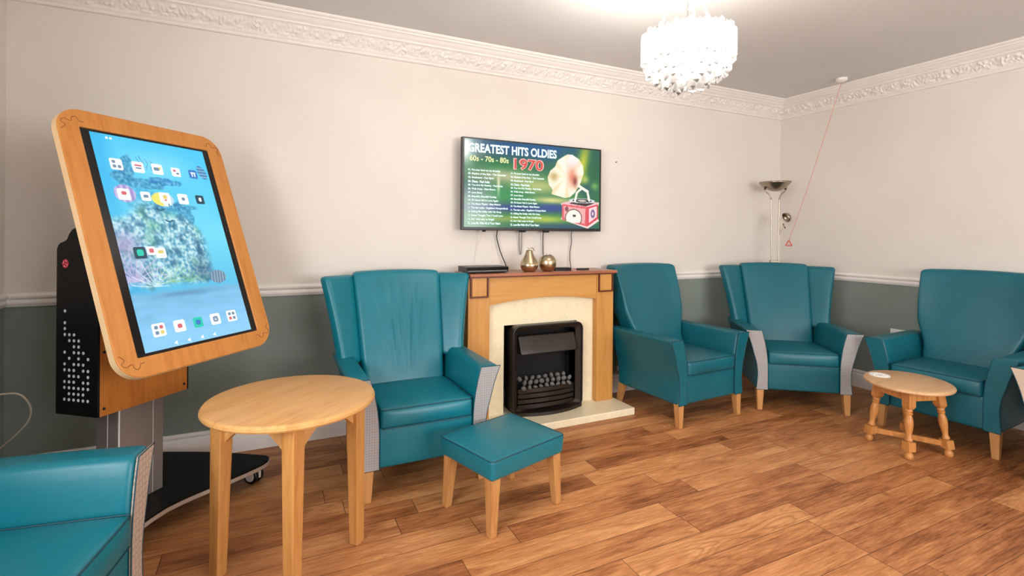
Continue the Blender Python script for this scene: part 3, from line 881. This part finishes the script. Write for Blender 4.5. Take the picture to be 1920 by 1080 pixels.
songs = [('01. Put your hand on my shoulder', .241), ('02. Rhythm of the Rain - The Cascades', .278), ('03. Boulevard - Dan Byrd', .193), ('04. Diana - Paul Anka', .166),
         ('05. You Are My Destiny - Paul Anka', .256), ('06. Walk Away - Matt Monro', .207), ('07. Love Story', .117), ('08. Beautiful, Beautiful Sunday', .214), ("09. I'll Never Fall In Love Again", .225),
         ('10. The Music Played - Matt Monro', .243), ('11. The last waltz - Engelbert Humperdinck', .295), ('12. Killing Me Softly with His Song', .247), ('13. Never Thought That I Could Love', .258), ('14. Am I that easy to forget', .199), ('15. Love Me With All of Your Heart', .242)]
for c_ in (0, 1):
    for i, (s_, xe) in enumerate(songs):
        v0 = .338+.0430*i; off = .290 if c_ else 0
        zt = sv(v0+.012*c_)
        text('song_line', s_, T_W, tv, su(.024+off), su(.024+off+(xe-.022)*(.95 if c_ else 1)), zt-.0175, zt, -.004, .035)

# cables behind and below the television
def cable(label, pts, r, mat, cat='cable', name='cable'):
    return tag(G().tube(smooth_pts(pts, 6), r, 8).build(name, mat, smooth=True), label, cat)
cable('black cable hanging from the television to the disc player', [(1.469, 3.262, 1.34), (1.469, 3.285, 1.28), (1.474, 3.29, 1.24), (1.50, 3.285, 1.15), (1.535, 3.27, 1.06), (1.525, 3.24, 1.045), (1.48, 3.224, 1.042), (1.44, 3.215, 1.042)], .004, BLACKM)
cable('short grey cable loop hanging behind the pear ornament', [(1.648, 3.262, 1.34), (1.648, 3.285, 1.28), (1.656, 3.300, 1.20), (1.666, 3.300, 1.135), (1.674, 3.296, 1.15), (1.676, 3.296, 1.22), (1.668, 3.28, 1.30)], .003, GREYCORD)
cable('dark cable running straight down behind the apple ornament', [(1.851, 3.262, 1.34), (1.851, 3.285, 1.28), (1.856, 3.294, 1.18), (1.860, 3.29, 1.06), (1.862, 3.28, 1.024), (1.875, 3.22, 1.026), (1.885, 3.18, 1.028)], .0035, BLACKM)
cable('thin dark cable hanging from the television to the set-top box', [(2.100, 3.262, 1.34), (2.100, 3.285, 1.28), (2.108, 3.294, 1.22), (2.096, 3.294, 1.15), (2.094, 3.29, 1.08), (2.088, 3.27, 1.024), (2.03, 3.22, 1.026), (1.965, 3.17, 1.032)], .003, BLACKM)
cable('faint white cable against the wall above the disc player', [(1.335, 3.262, 1.34), (1.335, 3.285, 1.28), (1.318, 3.310, 1.15), (1.305, 3.305, 1.05), (1.300, 3.29, 1.0243)], .002, WHITEPL)

# ------------------------------------------------------------------ interactive touchscreen stand
KA = .8354
ks = empty('touchscreen_kiosk', 'large tilted touchscreen in an oak frame on a black wheeled stand, left', 'touchscreen', (-.359, 2.514, 0), KA)
sc_head = bpy.data.objects.new('screen_head', None); link(sc_head, None)
# the head is built directly in the stand's own axes (tilted 19.8 degrees)
bpy.data.objects.remove(sc_head)
TM = Matrix.Translation((0, 0, 1.2476)) @ Matrix.Rotation(-.3454, 4, 'X')
def tfn(p, y): return tuple(TM @ Vector((p[0], y, p[1])))
def khead(o):
    o.matrix_local = TM; return o
fo = rrect(.715, 1.055, .095, 12); fi = rrect(.562, .907, .006, 12)
khead(ring(fo, fi, -.006, .026, XZ).build('wooden_frame', KFRAME, ks, bevel=.004)).name = 'wooden_frame'
EDGEP = plain('plywood_edge', (232, 196, 148), .5)
khead(ring(rrect(.7165, 1.0565, .0955, 12), rrect(.70, 1.04, .09, 12), -.001, .025, XZ).build('frame_edge', EDGEP, ks, auto=.5, label='pale plywood edge'))
khead(G().box(-.281, .281, -.001, .012, -.452, .452).build('screen_glass', GLASSBLK, ks))
khead(G().prism(rrect(.60, .94, .03), .024, .05, XZ).build('screen_back', BLACK, ks, auto=.5))
# jigsaw joint lines in the frame corners
def jig(cx, cz, sx, sz):
    base_ = [(-.012, .072), (.0, .062), (.004, .052), (-.006, .044), (-.004, .034), (.008, .028), (.022, .034), (.030, .032), (.032, .020), (.044, .012), (.052, .018), (.058, .030), (.072, .030)]
    P = smooth_pts([(cx+sx*(a-.02), -.0062, cz+sz*(b-.02)) for a, b in base_], 4)
    return G().tube(P, .0011, 5)
JL = plain('joint_line_dark', (120, 70, 34), .6)
for (sx, sz) in ((1, 1), (-1, 1), (1, -1), (-1, -1)):
    khead(jig(-sx*.315, -sz*.485, sx, sz).build('jigsaw_joint', JL, ks, smooth=True))
def kpic(u, v):
    n1 = noise.noise(Vector((u*3, v*5, 3))); n2 = noise.noise(Vector((u*14, v*22, 8))); n3 = noise.noise(Vector((u*40, v*64, 2)))
    n4 = noise.noise(Vector((u*9, v*15, 5)))
    c = lerp((70, 196, 244), (110, 214, 240), v*2+n1*.5)
    c = blob(c, (160, 230, 248), u, v, .45, .12, .3, .08, .5)
    c = lerp(c, (40, 170, 228), gs(u-.03, .10)*.6)
    if v > .5: c = lerp(c, (66, 160, 214), min(1, (v-.5)*3)*.6)
    # far arch of rock
    def rock(c, cu_, cv_, wu, wv, k, col=(44, 128, 176)):
        d = math.hypot((u-cu_)/wu, (v-cv_)/wv)+n2*.5+n4*.4
        return lerp(c, lerp(col, (110, 190, 216), n3*1.2+.35), max(0, min(1, (1.05-d)*6))*k)
    c = rock(c, .235, .155, .05, .06, .8); c = rock(c, .16, .20, .10, .035, .85)
    c = rock(c, .30, .225, .20, .028, .75); c = rock(c, .52, .205, .15, .022, .8, (36, 120, 190)); c = rock(c, .30, .30, .14, .07, .35)
    c = rock(c, .55, .335, .26, .018, .7); c = rock(c, .60, .42, .12, .12, .8); c = rock(c, .50, .36, .1, .05, .55)
    # reef mass
    top = .345+.035*math.sin(u*11+2)+.07*n1+max(0, u-.62)*.9
    bot = .735+.03*n4
    m_ = max(0, min(1, (v-top)*22))*max(0, min(1, (bot-v)*30))*max(0, min(1, (.80-u)*12))
    r_ = lerp((64, 142, 178), (206, 236, 240), .55+n3*1.1+n2*.6)
    r_ = lerp(r_, (90, 170, 130), max(0, n4)*.8); r_ = lerp(r_, (40, 80, 110), max(0, -n2)*.9)
    r_ = blob(r_, (184, 150, 200), u, v, .05, .52, .12, .06, .7); r_ = blob(r_, (160, 130, 190), u, v, .03, .66, .14, .07, .5)
    r_ = blob(r_, (36, 70, 104), u, v, .66, .66, .1, .05, .6)
    c = lerp(c, r_, m_*.92)
    # fronds
    for (u0, v0, L_, col_, cnt_) in ((.07, .69, .26, (206, 186, 226), 11), (.22, .72, .20, (224, 240, 244), 9), (.36, .71, .14, (150, 200, 150), 8), (.50, .71, .12, (130, 200, 140), 7)):
        dx_, dy_ = u-u0, (v0-v)*1.78; rr_ = math.hypot(dx_, dy_)
        if rr_ < L_ and dy_ > -.005:
            a_ = math.atan2(dy_, dx_)/PI*cnt_+rr_*2
            if abs(a_-round(a_))*PI/cnt_*rr_ < .0035: c = lerp(c, col_, .75)
    # sand
    if v > .715:
        s_ = lerp((118, 182, 220), (140, 204, 244), (v-.72)*4+n1*.3+noise.noise(Vector((u*6, v*40, 4)))*.4)
        c = lerp(c, s_, max(0, min(1, (v-.735-.012*n4)*40)))
    c = blob(c, (84, 132, 168), u, v, .45, .765, .25, .012, .6)
    # shell
    d = math.hypot((u-.80)/.085, (v-.70)/.034)
    if d < 1: c = lerp((150, 176, 196), (90, 120, 150), .5+.5*math.sin((u-.8)*220+(v-.7)*60))
    # fish
    d = math.hypot((u-.155)/.085, (v-.282)/.042)
    if d < 1: c = lerp((200, 190, 228), (150, 140, 200), .5+.5*math.sin((u-.15)*130))
    d = math.hypot((u-.465)/.10, (v-.298)/.036)
    if d < 1: c = (232, 226, 110) if u < .46 else ((226, 236, 232) if u < .53 else (180, 220, 236))
    if .50 < u < .515 and d < 1: c = (90, 130, 160)
    d = math.hypot((u-.93)/.05, (v-.128-.25*(u-.93))/.035)
    if d < 1: c = lerp((40, 110, 170), (140, 190, 220), .5+.5*math.sin(v*380))
    for (a, b) in ((.42, .345), (.47, .40)):
        if abs(math.hypot((u-a)/.03, (v-b)/.010)-1) < .3 and v > b: c = (30, 90, 120)
    # seaweed
    for (a, b, l_) in ((.33, .115, .05), (.36, .12, .07), (.40, .12, .05), (.44, .125, .045)):
        if abs(u-a-.01*math.sin(v*120)) < .0035 and b-l_*.5 < v < b+l_*.6: c = lerp(c, (60, 130, 170), .7)
    # small ripple dots in the status bar
    return c
KPIC = m_vcol('kiosk_picture_light', 1.15)
khead(grid_pic('screen_picture', .498, .885, 190, 338, kpic, KPIC, ks, -.002))
KW = glow('icon_white', (244, 246, 250), 1.15); KD = glow('icon_dark', (26, 74, 92), 1.0); KG = glow('icon_green', (30, 206, 180), 1.1); KR = glow('icon_coral', (228, 110, 120), 1.0); KY = glow('icon_yellow', (236, 214, 110), 1.0); KB = glow('icon_blue', (60, 130, 210), 1.0); KGR = glow('icon_grey', (120, 150, 176), 1.0)
def ku(u): return -.249+.498*u
def kv(v): return .4425-.885*v
def icon(u, v, back, marks, s=.048):
    o = khead(G().prism(rrect(s, s, .007, 4, ku(u), kv(v)), -.0035, -.0025, XZ).build('app_icon', back, ks))
    for k, (mx, mz, mw, mh, mm) in enumerate(marks):
        q = G().prism(rrect(mw*s, mh*s, min(mw, mh)*s*.3, 3, ku(u)+mx*s, kv(v)+mz*s), -.0045, -.0036, XZ).build('icon_mark', mm, ks)
        q.parent = o
uc = (.144, .318, .485, .655, .827)
dots4 = lambda a, b, c, d: [(-.2, .2, .26, .26, a), (.2, .2, .26, .26, b), (-.2, -.2, .26, .26, c), (.2, -.2, .26, .26, d)]
icon(uc[0], .143, KW, dots4(KGR, KW, KGR, KGR)); icon(uc[1], .144, KW, [(0, .15, .6, .14, KR), (0, -.1, .5, .12, KGR)]); icon(uc[2], .142, KW, [(-.1, 0, .5, .3, KGR), (.2, .1, .2, .2, KY)])
icon(uc[3], .145, KW, [(-.15, .15, .3, .2, KR), (.15, -.15, .3, .2, KGR)], .042); icon(uc[4], .144, KB, [(0, .15, .6, .12, KW), (-.15, -.1, .12, .4, KW), (.15, -.1, .12, .4, KW)], .042)
icon(uc[0], .287, KW, [(0, .1, .4, .3, KR)]); icon(uc[1], .289, KW, [(0, 0, .5, .3, KGR)], .04); icon(uc[2], .290, KW, [(0, .08, .35, .35, KY), (0, -.22, .2, .14, KR)]); icon(uc[3], .289, KW, [(0, 0, .3, .3, KGR)]); icon(uc[4], .285, KD, [(0, 0, .3, .44, KW)], .042)
icon(uc[0]+.008, .562, KD, [(0, 0, .55, .55, KG)]); icon(.245, .554, KW, [(0, 0, .5, .5, KR)], .036); icon(.32, .566, KW, [(0, .1, .5, .3, KY)], .044)
icon(uc[0], .914, KW, dots4(KGR, KR, KGR, KY), .052); icon(uc[1], .913, KW, [(0, 0, .4, .36, KR)]); icon(uc[2], .912, KG, [(0, 0, .5, .5, KB)], .042); icon(uc[3], .912, KW, [(0, 0, .5, .5, KGR), (0, 0, .26, .26, KW)]); icon(uc[4], .911, KW, dots4(KGR, KGR, KR, KGR), .05)
for u_ in (.251, .365, .486, .605):
    khead(G().prism([(ku(u_)-.007, kv(.984)), (ku(u_)+.007, kv(.984)+.008), (ku(u_)+.007, kv(.984)-.008)], -.0035, -.0025, XZ).build('navigation_mark', KW, ks))
for u_ in (.12, .15):
    khead(G().prism(rrect(.009, .009, .002, 2, ku(u_), kv(.018)), -.0035, -.0025, XZ).build('status_mark', KW, ks))
khead(G().prism(rrect(.006, .03, .002, 2, .262, .05), -.0025, -.0015, XZ).build('sensor_window', plain('dark_grey_glass', (40, 34, 40), .2), ks))
# tilt arm between head and box
G().soft(.12, .05, .16, .02, (2, 2, 2), lambda x, y, z: (x, y+.12, z+1.10)).build('tilt_mount', BLACKM, ks, smooth=True)
# box with black side panels and a wooden front plate
sp = [(.15, .545), (.388, .537), (.388, 1.205), (.380, 1.222), (.366, 1.232), (.345, 1.238), (.330, 1.246), (.318, 1.268), (.300, 1.286), (.27, 1.298), (.15, 1.31)]
side = None
for x0, x1 in ((-.208, -.200), (.180, .188)):
    p_ = G().prism(sp, x0, x1, YZ).build('side_panel', KBLACK, ks, bevel=.002)
    if side is None: side = p_
G().box(-.200, .180, .150, .162, .546, 1.27).build('front_plate', KPLATE, ks)
G().box(-.200, .180, .165, .384, .546, 1.20).build('inner_casing', BLACKM, ks)
for (x, z) in ((-.185, .575), (.165, .575), (-.185, .80), (.165, .80)):
    G().lathe([(.006, 0), (.005, .003)], 12).build('screw', BLACKM, ks)
scr = [o for o in bpy.data.objects if o.name.startswith('screw')]
for o, (x, z) in zip(scr, ((-.185, .575), (.165, .575), (-.185, .80), (.165, .80))):
    o.rotation_euler = (PI/2, 0, 0); o.location = (x, .150, z)
pat = [(0, 2, 3, 4, 7, 9, 10, 12, 13, 15), (4, 5, 8, 10, 11, 12, 13, 14, 15), (4, 5, 6, 7, 9, 10, 11, 12, 13, 14, 15), (5, 6, 7, 8, 9, 11, 13, 14, 15), (7, 9, 10, 12, 13, 14, 15), (8, 10, 11, 12, 13, 15)]
DOT = plain('pale_dot_print', (214, 224, 230), .5)
for c_, rows in enumerate(pat):
    for r_ in rows:
        y, z = .336-.0264*c_, .957-.0237*r_+(.0008*c_)
        G().prism([(y+.0062*math.cos(2*PI*k/14), z+.0062*math.sin(2*PI*k/14)) for k in range(14)], -.2092, -.2080, YZ).build('printed_dot', DOT, side)
RO = plain('red_emblem', (226, 60, 84), .5)
g = G()
for k in range(8):
    a = 2*PI*k/8
    cy_, cz_ = .335+.0135*math.cos(a), 1.148+.0135*math.sin(a)
    g.prism([(cy_+.0052*math.cos(2*PI*j/10), cz_+.0052*math.sin(2*PI*j/10)) for j in range(10)], -.2092, -.2080, YZ)
g.prism([(.335+.006*math.cos(2*PI*j/10), 1.148+.006*math.sin(2*PI*j/10)) for j in range(10)], -.2092, -.2080, YZ)
g.build('emblem', RO, side, label='red and pink round emblem')
GR = plain('pink_emblem', (240, 190, 200), .5)
g = G()
for k in range(4):
    a = 2*PI*k/4+.4
    g.prism([(.335+.011*math.cos(a)+.003*math.cos(2*PI*j/8), 1.148+.011*math.sin(a)+.003*math.sin(2*PI*j/8)) for j in range(8)], -.2097, -.2091, YZ)
g.build('emblem_petals', GR, side)
# column
G().box(-.09, .11, .205, .335, .112, .55).build('column', ALU, ks, bevel=.004)
g = G()
for x in (-.090, .060): g.box(x, x+(.006 if x < 0 else .0015), .2035, .2055, .114, .545)
g.box(-.0915, -.0895, .265, .267, .114, .545)
g.build('column_groove', WHITEPL, ks)
# base plate
def basepoly(k=0):
    R = [(.39, .56), (.47, .30), (.515, .05), (.518, .0), (.50, -.030), (.46, -.047), (.40, -.045), (.30, -.025), (.19, .003), (.08, .03), (0, .04)]
    P = smooth_pts([(a, b, 0) for a, b in R], 3)
    P = [(p.x, p.y) for p in P]
    return P+[(-a, b) for a, b in reversed(P[:-1])]
G().prism(basepoly(), .084, .112, XY).build('base_plate', KBLACK, ks, auto=.6)
bp = basepoly(); sh = [(a*1.004, (b-.25)*1.008+.25) for a, b in bp]
ring(sh, [(a*.99, (b-.25)*.98+.25) for a, b in bp], .086, .104, XY).build('edge_band', BASEEDGE, ks, auto=.6)
for (x, y) in ((.455, .012), (-.455, .012), (.36, .49), (-.36, .49)):
    cs = G().box(x-.02, x+.02, y-.02, y+.02, .074, .086).build('caster', BLACKM, ks)
    for dx in (-.017, .017):
        g = G(); g.lathe([(.018, -.010), (.038, -.010), (.041, -.006), (.041, .006), (.038, .010), (.018, .010)], 22)
        v = [(x+dx+p[2], y+.012+p[0], .041+p[1]) for p in g.v]
        mesh('wheel', v, g.f, BLACK, cs, auto=.5)
        g = G(); g.lathe([(.0, -.0115), (.027, -.0115), (.027, .0115), (0, .0115)], 18)
        v = [(x+dx+p[2], y+.012+p[0], .041+p[1]) for p in g.v]
        mesh('hub_cap', v, g.f, WHITEPL, cs, auto=.5)
    G().box(x-.006, x+.006, y-.030, y+.03, .03, .078).build('brake_lever', WHITEPL, cs, bevel=.003)

cable('white cord looping out from the left wall beside the touchscreen stand', [(-1.19, 2.9, .55), (-1.12, 2.9, .566), (-1.057, 2.9, .568), (-1.004, 2.9, .565), (-.972, 2.9, .537), (-.954, 2.9, .488), (-.964, 2.9, .437), (-1.003, 2.9, .385), (-1.05, 2.9, .339), (-1.106, 2.9, .287), (-1.15, 2.9, .2), (-1.165, 2.9, .1), (-1.165, 2.88, .006)], .0042, plain('ivory_cord', (186, 174, 154), .5))

# ------------------------------------------------------------------ floor lamp in the corner
fl = empty('floor_lamp', 'tall nickel uplighter floor lamp with reading arm standing in the room corner', 'lamp', (4.19, 3.10, 0), math.radians(-25.4))
G().lathe([(0, 0), (.13, 0), (.135, .006), (.13, .016), (.03, .024), (0, .024)], 40).build('base', NICKEL, fl, auto=.6)
bowl = [(.0, 1.695), (.03, 1.697), (.065, 1.712), (.10, 1.738), (.128, 1.768), (.135, 1.782), (.131, 1.782), (.097, 1.744), (.06, 1.718), (.0, 1.704)]
G().lathe(bowl, 44).build('uplighter_bowl', NICKEL, fl, smooth=True)
for sx in (-1, 1):
    P = smooth_pts([(sx*.022, 0, .02), (sx*.024, 0, .6), (sx*.030, 0, 1.1), (sx*.038, 0, 1.58), (sx*.040, 0, 1.63), (sx*.055, 0, 1.665), (sx*.082, 0, 1.690), (sx*.092, 0, 1.705), (sx*.094, 0, 1.726)], 5)
    G().tube(P, .0055, 10).build('pole', NICKEL, fl, smooth=True)
    G().lathe([(.009, -.012), (.009, .012)], 12, (sx*.094, 0, 1.722)).build('bowl_joint', DKMETAL, fl, auto=.5)
G().tube([(0, 0, .02), (0, 0, 1.06)], .005, 10).build('centre_pole', NICKEL, fl, smooth=True)
G().box(-.045, .045, -.012, .012, 1.035, 1.062).build('crossbar', NICKEL, fl, bevel=.004)
hd = G()
g = G().lathe([(.0, -.045), (.018, -.043), (.034, -.034), (.044, -.018), (.047, .0), (.045, .0), (.040, -.016), (.030, -.031), (.0, -.041)], 30)
Mx = Matrix.Translation((.088, -.015, 1.452)) @ Matrix.Rotation(math.radians(65), 4, 'Y') @ Matrix.Rotation(PI, 4, 'X')
hd = mesh('reading_head', [tuple(Mx @ Vector(p)) for p in g.v], g.f, NICKEL, fl, smooth=True)
G().tube(smooth_pts([(.036, 0, 1.30), (.05, -.01, 1.36), (.055, -.012, 1.42), (.062, -.015, 1.45)], 4), .005, 8).build('reading_arm', NICKEL, fl, smooth=True)
G().tube([(.06, -.02, 1.40), (.078, -.03, 1.355)], .006, 8).build('head_knob', NICKEL, fl, smooth=True)

# ------------------------------------------------------------------ emergency pull cord
pc = empty('pull_cord', 'thin red emergency pull cord with triangle handle hanging from the ceiling in the corner', 'pull cord', (4.261, 2.558, 2.595))
G().lathe([(0, 0), (.042, 0), (.044, -.006), (.040, -.020), (.026, -.028), (.010, -.034), (0, -.034)], 28).build('ceiling_rose', WHITEPL, pc, auto=.6)
a = Vector((0, 0, -.034)); b = Vector((4.242-4.261, 3.0-2.558, 1.243-2.595))
pts = []
for i in range(25):
    t = i/24; p = a.lerp(b, t); p.z -= .09*math.sin(PI*t); p.y += .02*math.sin(PI*t); pts.append(p)
G().tube(pts, .0022, 6).build('cord', PINKCORD, pc, smooth=True)
c = b+Vector((0, 0, -.02))
tri = []
rx = Vector((.903, -.429, 0))
for (u_, w_) in ((0, .024), (.030, -.024), (-.030, -.024)): tri.append(c+rx*u_+Vector((0, 0, w_)))
P = []
for i in range(3):
    for k in range(6): P.append(tri[i].lerp(tri[(i+1) % 3], k/6))
G().tube(P, .0045, 8, closed=True).build('triangle_handle', REDP, pc, smooth=True)

# ------------------------------------------------------------------ wall sockets
so = empty('wall_socket', 'white double socket low on the right wall behind the plain teal armchair', 'socket', (X, 2.257, .50))
G().box(-.012, 0, -.073, .073, -.043, .043).build('face_plate', WHITEPL, so, bevel=.003)
for y_ in (-.035, .035): G().box(-.016, -.012, y_-.006, y_+.006, .01, .026).build('switch', WHITEPL, so)
sp_ = empty('telephone_socket', 'tiny white socket on the back wall between fireplace and plain armchair', 'socket', (2.592, D, .19))
G().box(-.018, .018, -.012, 0, -.018, .018).build('face_plate', WHITEPL, sp_, bevel=.002)
G().box(-.006, .006, -.014, -.012, -.006, .006).build('port', BLACKM, sp_)

tag(G().tube([(2.543, D, 1.876), (2.543, D-.014, 1.879)], .0035, 8).build('nail', BLACKM), 'tiny dark nail in the bare wall just right of the television', 'nail')
# ------------------------------------------------------------------ chandelier
def m_prism():
    m = N('acrylic_prism')
    t = m.t; t.nodes.remove(m.b)
    tr = m.n('ShaderNodeBsdfTranslucent'); tr.inputs[0].default_value = (1, 1, 1, 1)
    gl = m.n('ShaderNodeBsdfGlossy'); gl.inputs['Roughness'].default_value = .08
    tp = m.n('ShaderNodeBsdfTransparent'); tp.inputs[0].default_value = (.97, .96, .95, 1)
    fr = m.n('ShaderNodeFresnel'); fr.inputs[0].default_value = 1.49
    a = m.n('ShaderNodeMixShader'); a.inputs[0].default_value = .32; m.l(tp.outputs[0], a.inputs[1]); m.l(tr.outputs[0], a.inputs[2])
    b = m.n('ShaderNodeMixShader'); m.l(fr.outputs[0], b.inputs[0]); m.l(a.outputs[0], b.inputs[1]); m.l(gl.outputs[0], b.inputs[2])
    m.l(b.outputs[0], m.o.inputs[0]); return m.m
PR = m_prism()
CHR = plain('chrome_wire', (210, 205, 198), .2, 1)
CX, CY = 1.71, 1.71
ch = empty('chandelier', 'round chandelier of clear prisms, lit white, hanging from the ceiling', 'chandelier', (CX, CY, HC))
G().lathe([(0, 0), (.06, 0), (.058, -.012), (.035, -.03), (0, -.034)], 30).build('ceiling_rose', CHR, ch, auto=.6)
def prism_proto(w, h):
    g = G()
    tri_ = [(-w, -w*.5), (w, -w*.5), (0, w)]
    v = [(x, y, 0) for x, y in tri_]+[(x, y, -h) for x, y in tri_]+[(0, 0, -h-w*1.0), (0, 0, .016)]
    f = [(0, 1, 4, 3), (1, 2, 5, 4), (2, 0, 3, 5), (3, 4, 6), (4, 5, 6), (5, 3, 6), (0, 1, 7), (1, 2, 7), (2, 0, 7)]
    return g, v, f
first = {}
tiers = [(.190, 36, -.405, .120), (.170, 28, -.490, .088), (.132, 20, -.515, .092), (.088, 10, -.530, .096), (.036, 4, -.540, .100)]
for R, cnt, z0, hh in tiers:
    G().tube([(R*math.cos(2*PI*i/48), R*math.sin(2*PI*i/48), z0+.004) for i in range(48)], .0028, 6, closed=True).build('ring_tier', CHR, ch, smooth=True)
    g, v, f = prism_proto(.0165 if R > .1 else .022, hh)
    proto = mesh('crystal_prism', v, f, PR, ch)
    for i in range(cnt):
        a = 2*PI*i/cnt
        o = proto if i == 0 else proto.copy()
        if i: COL.objects.link(o)
        o.parent = ch
        o.location = (R*math.cos(a), R*math.sin(a), z0+(.006 if i % 2 else -.004)); o.rotation_euler = (0, 0, a-PI/2)
for k in range(3):
    a = 2*PI*k/3+.5
    P = smooth_pts([(.03*math.cos(a), .03*math.sin(a), -.02), (.05*math.cos(a), .05*math.sin(a), -.12), (.10*math.cos(a), .10*math.sin(a), -.26), (.11*math.cos(a), .11*math.sin(a), -.34), (.16*math.cos(a), .16*math.sin(a), -.40)], 6)
    G().tube(P, .0045, 8).build('support_arm', WHITEPL, ch, smooth=True)
g = G().tube([(0, 0, -.03), (0, 0, -.44)], .003, 6)
for i in range(9): g.lathe([(0, -.006), (.006, -.003), (.006, .003), (0, .006)], 8, (0, 0, -.07-.035*i))
g.build('beaded_stem', CHR, ch, auto=.7)
BULB = glow('lit_bulb', (255, 240, 222), 120)
for k in range(5):
    a = 2*PI*k/5; bx, by = .085*math.cos(a), .055*math.sin(a)
    G().lathe([(0, -.03), (.014, -.026), (.02, -.010), (.017, .010), (.010, .028), (0, .034)], 16, (bx, by, -.455)).build('light_bulb', BULB, ch, smooth=True)

# ------------------------------------------------------------------ lights
def lamp(name, typ, loc, energy, col, **k):
    l = bpy.data.lights.new(name, typ); l.energy = energy; l.color = col
    for a_, b_ in k.items(): setattr(l, a_, b_)
    o = bpy.data.objects.new(name, l); o.location = loc; COL.objects.link(o); return o
lamp('chandelier_light', 'POINT', (CX, CY, 2.13), 54, (1, .965, .92), shadow_soft_size=.06)
# daylight from unseen windows; the rear one boosted as added room fill
w = lamp('rear_daylight_fill', 'AREA', ((WX0+WX1)/2, YR-.25, (WZ0+WZ1)/2+.1), 200, (.99, .99, 1), shape='RECTANGLE', size=3.0, size_y=1.6)
w.rotation_euler = (PI/2, 0, 0)
w = lamp('side_window_daylight', 'AREA', (XL-.25, (LY0+LY1)/2, 1.5), 165, (.97, .985, 1), shape='RECTANGLE', size=1.6, size_y=2.4)
w.rotation_euler = (0, -PI/2, 0)
wd = bpy.data.worlds.new('World'); sc.world = wd; wd.use_nodes = True
nt = wd.node_tree
bg = nt.nodes['Background']; sky = nt.nodes.new('ShaderNodeTexSky'); sky.sky_type = 'HOSEK_WILKIE'
sky.sun_direction = (.2, -.5, .8); sky.turbidity = 4
nt.links.new(sky.outputs[0], bg.inputs[0]); bg.inputs[1].default_value = .8

# ------------------------------------------------------------------ camera
cam = bpy.data.cameras.new('camera'); co = bpy.data.objects.new('camera', cam); COL.objects.link(co)
F_, cx_, cy_, yaw, roll = 936.6, 952.8, 439.5, 1.1275, .008
cam.sensor_width = 36; cam.lens = F_/1920*36
cam.shift_x = (960-cx_)/1920; cam.shift_y = (cy_-540)/1920
cam.clip_start = .02
fw = Vector((math.cos(yaw), math.sin(yaw), 0)); rg = Vector((math.sin(yaw), -math.cos(yaw), 0)); up = Vector((0, 0, 1))
# image is turned clockwise by the roll
r2 = rg*math.cos(roll)+up*math.sin(roll); u2 = up*math.cos(roll)-rg*math.sin(roll)
Mc = Matrix((r2, u2, -fw)).transposed().to_4x4(); Mc.translation = (0, 0, 1.28)
co.matrix_world = Mc
sc.camera = co
sc.view_settings.view_transform = 'Standard'; sc.view_settings.look = 'None'
sc.view_settings.gamma = 1; sc.view_settings.use_curve_mapping = False
sc.view_settings.exposure = -0.07
